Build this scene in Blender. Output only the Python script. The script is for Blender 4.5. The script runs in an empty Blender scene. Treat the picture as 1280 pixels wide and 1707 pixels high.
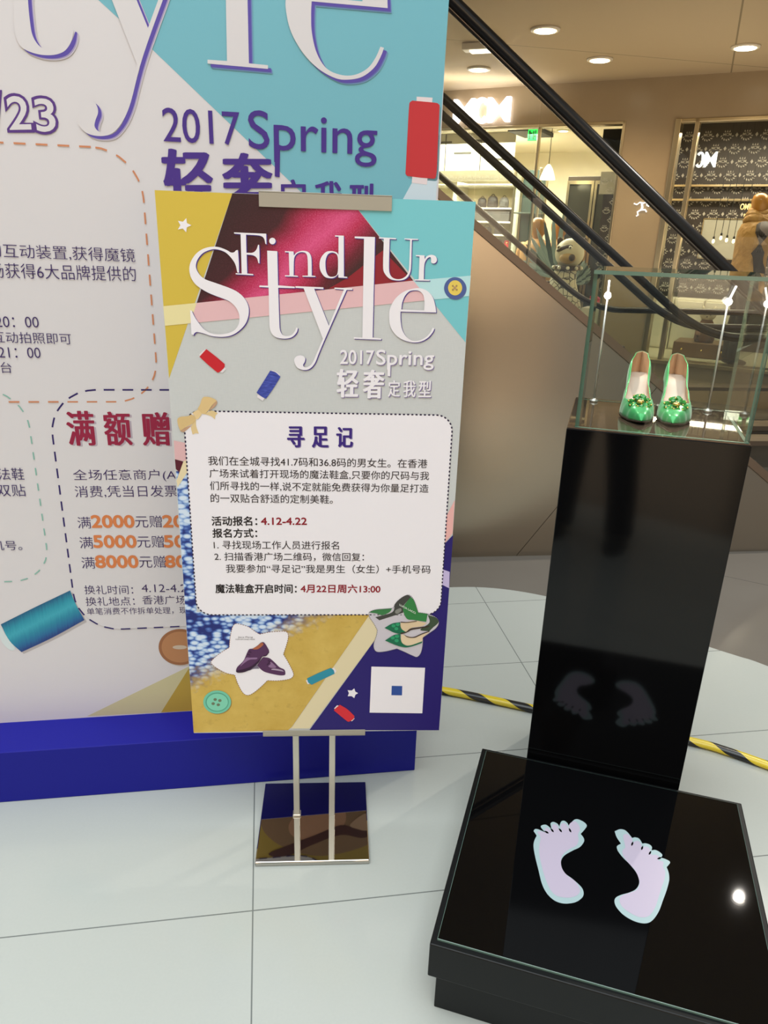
import bpy, bmesh, math, random
from mathutils import Vector, Matrix
random.seed(7)
SC = bpy.context.scene
COL = SC.collection
R = math.radians

# ------------------------------------------------------------------ camera
cam_d = bpy.data.cameras.new('camera')
cam_d.sensor_fit = 'HORIZONTAL'
cam_d.sensor_width = 36.0
cam_d.lens = 36.0 * 1223.2 / 1280.0
cam_d.clip_start = 0.02
cam = bpy.data.objects.new('camera', cam_d)
COL.objects.link(cam)
_p, _r = R(20.53), R(1.883)
_f = Vector((0, math.cos(_p), -math.sin(_p)))
_d = Vector((0, -math.sin(_p), -math.cos(_p)))
_x = Vector((1, 0, 0))
_r2 = math.cos(_r) * _x - math.sin(_r) * _d
_d2 = math.sin(_r) * _x + math.cos(_r) * _d
cam.matrix_world = Matrix(((_r2.x, -_d2.x, -_f.x, 0), (_r2.y, -_d2.y, -_f.y, 0), (_r2.z, -_d2.z, -_f.z, 1.45), (0, 0, 0, 1)))
SC.camera = cam

# ------------------------------------------------------------------ world, exposure, lights
SC.view_settings.view_transform = 'Standard'
SC.view_settings.look = 'None'
SC.view_settings.gamma = 1.0
SC.view_settings.use_curve_mapping = False
SC.view_settings.exposure = 0.27
SC.cycles.use_denoising = True
SC.cycles.max_bounces = 10
SC.cycles.transparent_max_bounces = 24
SC.cycles.sample_clamp_indirect = 6.0
SC.cycles.caustics_reflective = False
SC.cycles.caustics_refractive = False
W = bpy.data.worlds.new('atrium_daylight')
SC.world = W
W.use_nodes = True
W.node_tree.nodes['Background'].inputs[0].default_value = (0.90, 0.96, 0.98, 1)
W.node_tree.nodes['Background'].inputs[1].default_value = 0.40


def area_light(name, loc, target, size, power, color, sy=None):
    l = bpy.data.lights.new(name, 'AREA')
    l.energy = power
    l.color = color
    l.size = size
    if sy:
        l.shape = 'RECTANGLE'
        l.size_y = sy
    o = bpy.data.objects.new(name, l)
    COL.objects.link(o)
    o.location = loc
    o.rotation_euler = (Vector(target) - Vector(loc)).to_track_quat('-Z', 'Y').to_euler()
    return o


# skylight over the atrium, behind and above the photographer
area_light('atrium_skylight', (-0.6, 0.2, 6.6), (0.1, 1.9, 0.3), 6.0, 420, (0.90, 0.97, 1.0))
# unseen fill light added to brighten the walkway ceiling from below
area_light('walkway_ceiling_fill', (2.6, 6.0, 1.3), (2.3, 6.6, 3.0), 3.2, 15, (1.0, 0.86, 0.68), 1.6)
# wash added on the unseen far wall, for warm reflections in the steel
area_light('far_wall_wash', (0.5, -4.6, 3.6), (0.2, -7.0, 1.6), 4.0, 130, (1.0, 0.86, 0.68), 0.8)
area_light('shop_lamp', (1.05, 10.4, 2.62), (1.05, 10.4, 0), 2.6, 310, (1.0, 0.93, 0.79), 2.0)
area_light('sign_glow_fill', (0.72, 8.05, 2.62), (0.72, 8.05, 2.9), 1.1, 3.2, (1.0, 0.96, 0.90), 0.12)  # added light for the ceiling glow above the sign letters
area_light('window_lamp', (3.55, 7.85, 2.50), (3.65, 8.1, 0), 1.3, 42, (1.0, 0.86, 0.66), 0.5)

# ------------------------------------------------------------------ materials
_M = {}


def lin(c):
    c = c / 255.0
    return c / 12.92 if c <= 0.04045 else ((c + 0.055) / 1.055) ** 2.4


def C3(rgb, k=1.0):
    return (min(lin(rgb[0]) * k, 1), min(lin(rgb[1]) * k, 1), min(lin(rgb[2]) * k, 1), 1)


def mat(name, rgb, rough=0.5, metal=0.0, k=1.0, spec=0.5, emit=None, es=0.0, coat=0.0):
    if name in _M:
        return _M[name]
    m = bpy.data.materials.new(name)
    m.use_nodes = True
    b = m.node_tree.nodes['Principled BSDF']
    b.inputs['Base Color'].default_value = C3(rgb, k)
    b.inputs['Roughness'].default_value = rough
    b.inputs['Metallic'].default_value = metal
    b.inputs['Specular IOR Level'].default_value = spec
    b.inputs['Coat Weight'].default_value = coat
    b.inputs['Coat Roughness'].default_value = 0.03
    if emit:
        b.inputs['Emission Color'].default_value = C3(emit)
        b.inputs['Emission Strength'].default_value = es
    _M[name] = m
    return m


def nodes_of(name, rough=0.5, spec=0.5, metal=0.0):
    m = bpy.data.materials.new(name)
    m.use_nodes = True
    nt = m.node_tree
    b = nt.nodes['Principled BSDF']
    b.inputs['Roughness'].default_value = rough
    b.inputs['Specular IOR Level'].default_value = spec
    b.inputs['Metallic'].default_value = metal
    _M[name] = m
    return m, nt, b


def nd(nt, kind, **kw):
    n = nt.nodes.new(kind)
    for a, v in kw.items():
        setattr(n, a, v)
    return n


def math_n(nt, op, a, b=None, clamp=False):
    n = nt.nodes.new('ShaderNodeMath')
    n.operation = op
    n.use_clamp = clamp
    for i, v in enumerate((a, b)):
        if v is None:
            continue
        if isinstance(v, (int, float)):
            n.inputs[i].default_value = v
        else:
            nt.links.new(v, n.inputs[i])
    return n.outputs[0]


def ramp(nt, fac, stops, interp='LINEAR'):
    n = nt.nodes.new('ShaderNodeValToRGB')
    n.color_ramp.interpolation = interp
    e = n.color_ramp.elements
    while len(e) < len(stops):
        e.new(0.5)
    for i, (p, c) in enumerate(stops):
        e[i].position = p
        e[i].color = c
    nt.links.new(fac, n.inputs[0])
    return n.outputs[0]


def noise(nt, vec, scale, detail=3, rough=0.5):
    n = nt.nodes.new('ShaderNodeTexNoise')
    n.inputs['Scale'].default_value = scale
    n.inputs['Detail'].default_value = detail
    n.inputs['Roughness'].default_value = rough
    nt.links.new(vec, n.inputs['Vector'])
    return n.outputs['Fac']


def objco(nt):
    return nt.nodes.new('ShaderNodeTexCoord').outputs['Object']


def sep(nt, v):
    n = nt.nodes.new('ShaderNodeSeparateXYZ')
    nt.links.new(v, n.inputs[0])
    return n.outputs


def mixc(nt, fac, a, b):
    n = nt.nodes.new('ShaderNodeMix')
    n.data_type = 'RGBA'
    if isinstance(fac, (int, float)):
        n.inputs[0].default_value = fac
    else:
        nt.links.new(fac, n.inputs[0])
    for i, v in ((6, a), (7, b)):
        if isinstance(v, tuple):
            n.inputs[i].default_value = v
        else:
            nt.links.new(v, n.inputs[i])
    return n.outputs[2]


def bump(nt, b, h, strength=0.2, dist=0.01):
    n = nt.nodes.new('ShaderNodeBump')
    n.inputs['Strength'].default_value = strength
    n.inputs['Distance'].default_value = dist
    nt.links.new(h, n.inputs['Height'])
    nt.links.new(n.outputs[0], b.inputs['Normal'])


def glass_mat(name, tint, refl_ior=1.45, rough=0.0, alpha=0.0):
    """clear sheet glass: transmitted view tinted, fresnel reflection on top"""
    m = bpy.data.materials.new(name)
    m.use_nodes = True
    nt = m.node_tree
    nt.nodes.clear()
    out = nd(nt, 'ShaderNodeOutputMaterial')
    tr = nd(nt, 'ShaderNodeBsdfTransparent')
    tr.inputs[0].default_value = tint
    gl = nd(nt, 'ShaderNodeBsdfGlossy')
    gl.inputs['Roughness'].default_value = rough
    fr = nd(nt, 'ShaderNodeFresnel')
    fr.inputs['IOR'].default_value = refl_ior
    geo = nd(nt, 'ShaderNodeNewGeometry')
    inv = math_n(nt, 'SUBTRACT', 1.0, geo.outputs['Backfacing'])
    fac = math_n(nt, 'MULTIPLY', fr.outputs[0], inv)
    mx = nd(nt, 'ShaderNodeMixShader')
    nt.links.new(fac, mx.inputs[0])
    nt.links.new(tr.outputs[0], mx.inputs[1])
    nt.links.new(gl.outputs[0], mx.inputs[2])
    nt.links.new(mx.outputs[0], out.inputs[0])
    _M[name] = m
    return m


# ------------------------------------------------------------------ object helpers
def tag(o, label=None, cat=None, group=None, kind=None):
    if label:
        o['label'] = label
    if cat:
        o['category'] = cat
    if group:
        o['group'] = group
    if kind:
        o['kind'] = kind
    return o


def thing(name, label, cat, loc=(0, 0, 0), rz=0.0, group=None):
    o = bpy.data.objects.new(name, None)
    o.empty_display_size = 0.1
    COL.objects.link(o)
    o.location = loc
    o.rotation_euler = (0, 0, rz)
    return tag(o, label, cat, group)


def link_mesh(name, me, m=None, parent=None, smooth=False):
    if m is not None:
        for mm in (m if isinstance(m, (list, tuple)) else [m]):
            me.materials.append(mm)
    o = bpy.data.objects.new(name, me)
    COL.objects.link(o)
    if parent is not None:
        o.parent = parent
    if smooth:
        for p in me.polygons:
            p.use_smooth = True
    return o


def obj(name, bm, m=None, parent=None, smooth=False, auto=None):
    me = bpy.data.meshes.new(name)
    bmesh.ops.recalc_face_normals(bm, faces=bm.faces)
    bm.to_mesh(me)
    bm.free()
    o = link_mesh(name, me, m, parent, smooth)
    if auto is not None:
        for p in me.polygons:
            p.use_smooth = True
        me.set_sharp_from_angle(angle=R(auto))
    return o


def struct(name, bm, m, smooth=False):
    o = obj(name, bm, m, None, smooth)
    o['kind'] = 'structure'
    return o


def NB():
    return bmesh.new()


def box(bm, x0, x1, y0, y1, z0, z1, bev=0.0, M=None):
    vs = [bm.verts.new(p) for p in ((x0, y0, z0), (x1, y0, z0), (x1, y1, z0), (x0, y1, z0), (x0, y0, z1), (x1, y0, z1), (x1, y1, z1), (x0, y1, z1))]
    fs = [bm.faces.new([vs[i] for i in q]) for q in ((3, 2, 1, 0), (4, 5, 6, 7), (0, 1, 5, 4), (1, 2, 6, 5), (2, 3, 7, 6), (3, 0, 4, 7))]
    if bev:
        es = list({e for f in fs for e in f.edges})
        r = bmesh.ops.bevel(bm, geom=es, offset=bev, segments=2, affect='EDGES', profile=0.5)
        vs = list({v for f in r['faces'] for v in f.verts} | {v for v in vs if v.is_valid})
    if M is not None:
        bmesh.ops.transform(bm, matrix=M, verts=[v for v in vs if v.is_valid])
    return bm


def tube(bm, pts, rad, n=10, cap=True, sx=1.0, sy=1.0, up=(0, 0, 1)):
    """sweep an ellipse along pts; rad a number or a list"""
    pts = [Vector(p) for p in pts]
    rings = []
    for i, p in enumerate(pts):
        t = (pts[min(i + 1, len(pts) - 1)] - pts[max(i - 1, 0)]).normalized()
        u = Vector(up)
        if abs(t.dot(u)) > 0.98:
            u = Vector((0, 1, 0))
        a = t.cross(u).normalized()
        b = a.cross(t).normalized()
        r = rad[i] if isinstance(rad, (list, tuple)) else rad
        rings.append([bm.verts.new(p + a * (math.cos(k * 2 * math.pi / n) * r * sx) + b * (math.sin(k * 2 * math.pi / n) * r * sy)) for k in range(n)])
    for q, w in zip(rings, rings[1:]):
        for k in range(n):
            bm.faces.new((q[k], q[(k + 1) % n], w[(k + 1) % n], w[k]))
    if cap:
        bm.faces.new(rings[0])
        bm.faces.new(rings[-1][::-1])
    return bm


def lathe(bm, prof, n=20, loc=(0, 0, 0), sx=1.0, sy=1.0, M=None):
    rings = []
    allv = []
    for r, z in prof:
        r = max(r, 1e-4)
        g = [bm.verts.new((loc[0] + math.cos(k * 2 * math.pi / n) * r * sx, loc[1] + math.sin(k * 2 * math.pi / n) * r * sy, loc[2] + z)) for k in range(n)]
        rings.append(g)
        allv += g
    for q, w in zip(rings, rings[1:]):
        for k in range(n):
            bm.faces.new((q[k], q[(k + 1) % n], w[(k + 1) % n], w[k]))
    bm.faces.new(rings[0][::-1])
    bm.faces.new(rings[-1])
    if M is not None:
        bmesh.ops.transform(bm, matrix=M, verts=allv)
    return bm


def ball(bm, c, r, n=14, sx=1, sy=1, sz=1, M=None):
    mm = Matrix.Translation(c) @ (M if M is not None else Matrix.Identity(4)) @ Matrix.Diagonal((sx, sy, sz, 1))
    bmesh.ops.create_uvsphere(bm, u_segments=n, v_segments=max(6, n * 2 // 3), radius=r, matrix=mm)
    return bm


def prism(bm, pts, a, b, axis='y'):
    """extrude 2D outline pts (x,z) between y=a and y=b (or (x,y) between z)"""
    def P(p, t):
        return (p[0], t, p[1]) if axis == 'y' else (p[0], p[1], t)
    A = [bm.verts.new(P(p, a)) for p in pts]
    B = [bm.verts.new(P(p, b)) for p in pts]
    n = len(pts)
    bm.faces.new(A)
    bm.faces.new(B[::-1])
    for i in range(n):
        bm.faces.new((A[i], B[i], B[(i + 1) % n], A[(i + 1) % n]))
    return bm


def copy_tree(o, parent=None):
    c = o.copy()
    COL.objects.link(c)
    if parent is not None:
        c.parent = parent
    for ch in [x for x in bpy.data.objects if x.parent == o]:
        copy_tree(ch, c)
    return c


# ------------------------------------------------------------------ flat printing (ink shapes on boards)
def smooth_outline(P, sub=5):
    out = []
    n = len(P)
    for i in range(n):
        a, b = P[i], P[(i + 1) % n]
        p0 = Vector(a[:2])
        p1 = Vector(b[:2])
        ca, cb = len(a) > 2, len(b) > 2
        if ca and cb:
            out.append(p0)
            continue
        ma = (p1 - p0) if ca else (p1 - Vector(P[i - 1][:2])) * 0.5
        mb = (p1 - p0) if cb else (Vector(P[(i + 2) % n][:2]) - p0) * 0.5
        L = (p1 - p0).length
        if ma.length > L * 1.3:
            ma = ma.normalized() * L * 1.3
        if mb.length > L * 1.3:
            mb = mb.normalized() * L * 1.3
        for k in range(sub):
            t = k / sub
            h = (2 * t**3 - 3 * t**2 + 1, t**3 - 2 * t**2 + t, -2 * t**3 + 3 * t**2, t**3 - t**2)
            out.append(p0 * h[0] + ma * h[1] + p1 * h[2] + mb * h[3])
    return out


def fill2d(contours):
    """mesh of a filled planar shape with holes, in x,y"""
    c = bpy.data.curves.new('outline', 'CURVE')
    c.dimensions = '2D'
    c.fill_mode = 'BOTH'
    for pts in contours:
        s = c.splines.new('POLY')
        s.points.add(len(pts) - 1)
        for q, p in zip(s.points, pts):
            q.co = (p[0], p[1], 0, 1)
        s.use_cyclic_u = True
    o = bpy.data.objects.new('outline', c)
    COL.objects.link(o)
    bpy.context.view_layer.update()
    me = bpy.data.meshes.new_from_object(o.evaluated_get(bpy.context.evaluated_depsgraph_get()))
    bpy.data.objects.remove(o)
    bpy.data.curves.remove(c)
    return me


def text2d(s, weight=0.0, spacing=1.0):
    c = bpy.data.curves.new('text', 'FONT')
    c.body = s
    c.offset = weight
    c.space_character = spacing
    c.resolution_u = 4
    o = bpy.data.objects.new('text', c)
    COL.objects.link(o)
    bpy.context.view_layer.update()
    me = bpy.data.meshes.new_from_object(o.evaluated_get(bpy.context.evaluated_depsgraph_get()))
    bpy.data.objects.remove(o)
    bpy.data.curves.remove(c)
    return me


class Sheet:
    """a printed sheet: u right, v down (mm from its origin); local frame of `root`: x = u, z = -v, y = depth"""

    def __init__(self, ox, oy, oz, k):
        self.o = Vector((ox, oy, oz))
        self.k = k
        self.step = 0.00025

    def map(self, u, v, layer):
        return (self.o.x + u / 1000, self.o.y - layer * self.step, self.o.z - v / 1000)

    def flat(self, layer):
        """turn the same way: outline mesh x,y(mm, y up=-v) -> local"""
        return lambda co: self.map(co[0], -co[1], layer)

    def ink(self, rgb):
        n = 'ink_%d_%d_%d_%d' % (rgb[0], rgb[1], rgb[2], int(self.k * 100))
        return mat(n, rgb, 0.45, k=self.k, spec=0.3)

    def mesh_to(self, me, layer):
        for v in me.vertices:
            v.co = self.map(v.co.x, v.co.y, layer)
        return me

    def shape(self, name, conts, m, layer, parent, dx=0.0, dy=0.0):
        cs = [[(p.x / 10 + dx, p.y / 10 + dy) for p in smooth_outline(q)] for q in conts]
        me = self.mesh_to(fill2d(cs), layer)
        if isinstance(m, tuple):
            m = self.ink(m)
        return link_mesh(name, me, m, parent)

    def text(self, name, spec, m, layer, parent, weight=0.0, dx=0.0, dy=0.0, baseline=None, outline=False, flat=1.0):
        s, u0, u1, vc, h, dv = spec
        bold = weight if (weight > 0 and not outline) else 0.0
        me = text2d(s, 0.0 if bold else weight)
        xs = [v.co.x for v in me.vertices]
        ys = [v.co.y for v in me.vertices]
        x0, x1, y0, y1 = min(xs), max(xs), min(ys), max(ys)
        if baseline is not None:      # scale height by a reference glyph
            y0, y1 = baseline
        for v in me.vertices:
            fx = (v.co.x - x0) / (x1 - x0)
            fy = (v.co.y - y0) / (y1 - y0)
            u = u0 + (u1 - u0) * fx
            vv = vc - dv / 2 + dv * fx + h / 2 - h * fy
            v.co = self.map(u + dx, vv + dy, layer)
        if isinstance(m, tuple):
            m = self.ink(m)
        if bold:                       # heavier strokes: the glyphs repeated round a small circle
            r = bold * h / (y1 - y0) / 1000
            bm = NB()
            n0 = 0
            for k in range(9):
                bm.from_mesh(me)
                bm.verts.ensure_lookup_table()
                a = k * math.pi / 4
                o = self.shift(r * math.cos(a) * (k > 0), r * flat * math.sin(a) * (k > 0), k * 4e-6)
                for v in bm.verts[n0:]:
                    v.co += o
                n0 = len(bm.verts)
            bm.to_mesh(me)
            bm.free()
        return link_mesh(name, me, m, parent)

    def shift(self, du, dv, out):
        return Vector((du, -out, dv))

    def dashes(self, name, path, dash, gap, width, m, layer, parent, phase=0.0):
        """row of short strokes along a polyline (mm)"""
        bm = NB()
        L = [0.0]
        for a, b in zip(path, path[1:]):
            L.append(L[-1] + math.dist(a, b))
        def at(s):
            s = max(0, min(s, L[-1] - 1e-6))
            for i in range(len(path) - 1):
                if L[i + 1] > s:
                    t = (s - L[i]) / (L[i + 1] - L[i])
                    return (path[i][0] + (path[i + 1][0] - path[i][0]) * t, path[i][1] + (path[i + 1][1] - path[i][1]) * t)
        s = phase
        while s + dash < L[-1]:
            k = 4
            pts = [at(s + dash * i / k) for i in range(k + 1)]
            lo, hi = [], []
            for i, p in enumerate(pts):
                a, b = pts[max(i - 1, 0)], pts[min(i + 1, k)]
                d = math.dist(a, b) or 1
                nx, ny = -(b[1] - a[1]) / d * width / 2, (b[0] - a[0]) / d * width / 2
                lo.append(bm.verts.new(self.map(p[0] + nx, p[1] + ny, layer)))
                hi.append(bm.verts.new(self.map(p[0] - nx, p[1] - ny, layer)))
            for i in range(k):
                bm.faces.new((lo[i], lo[i + 1], hi[i + 1], hi[i]))
            s += dash + gap
        return obj(name, bm, self.ink(m) if isinstance(m, tuple) else m, parent)


def rrect(x0, y0, x1, y1, r, n=8):
    out = []
    for cx, cy, a in ((x1 - r, y0 + r, -90), (x1 - r, y1 - r, 0), (x0 + r, y1 - r, 90), (x0 + r, y0 + r, 180)):
        for i in range(n + 1):
            t = R(a + 90 * i / n)
            out.append((cx + r * math.cos(t), cy + r * math.sin(t)))
    return out


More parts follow.
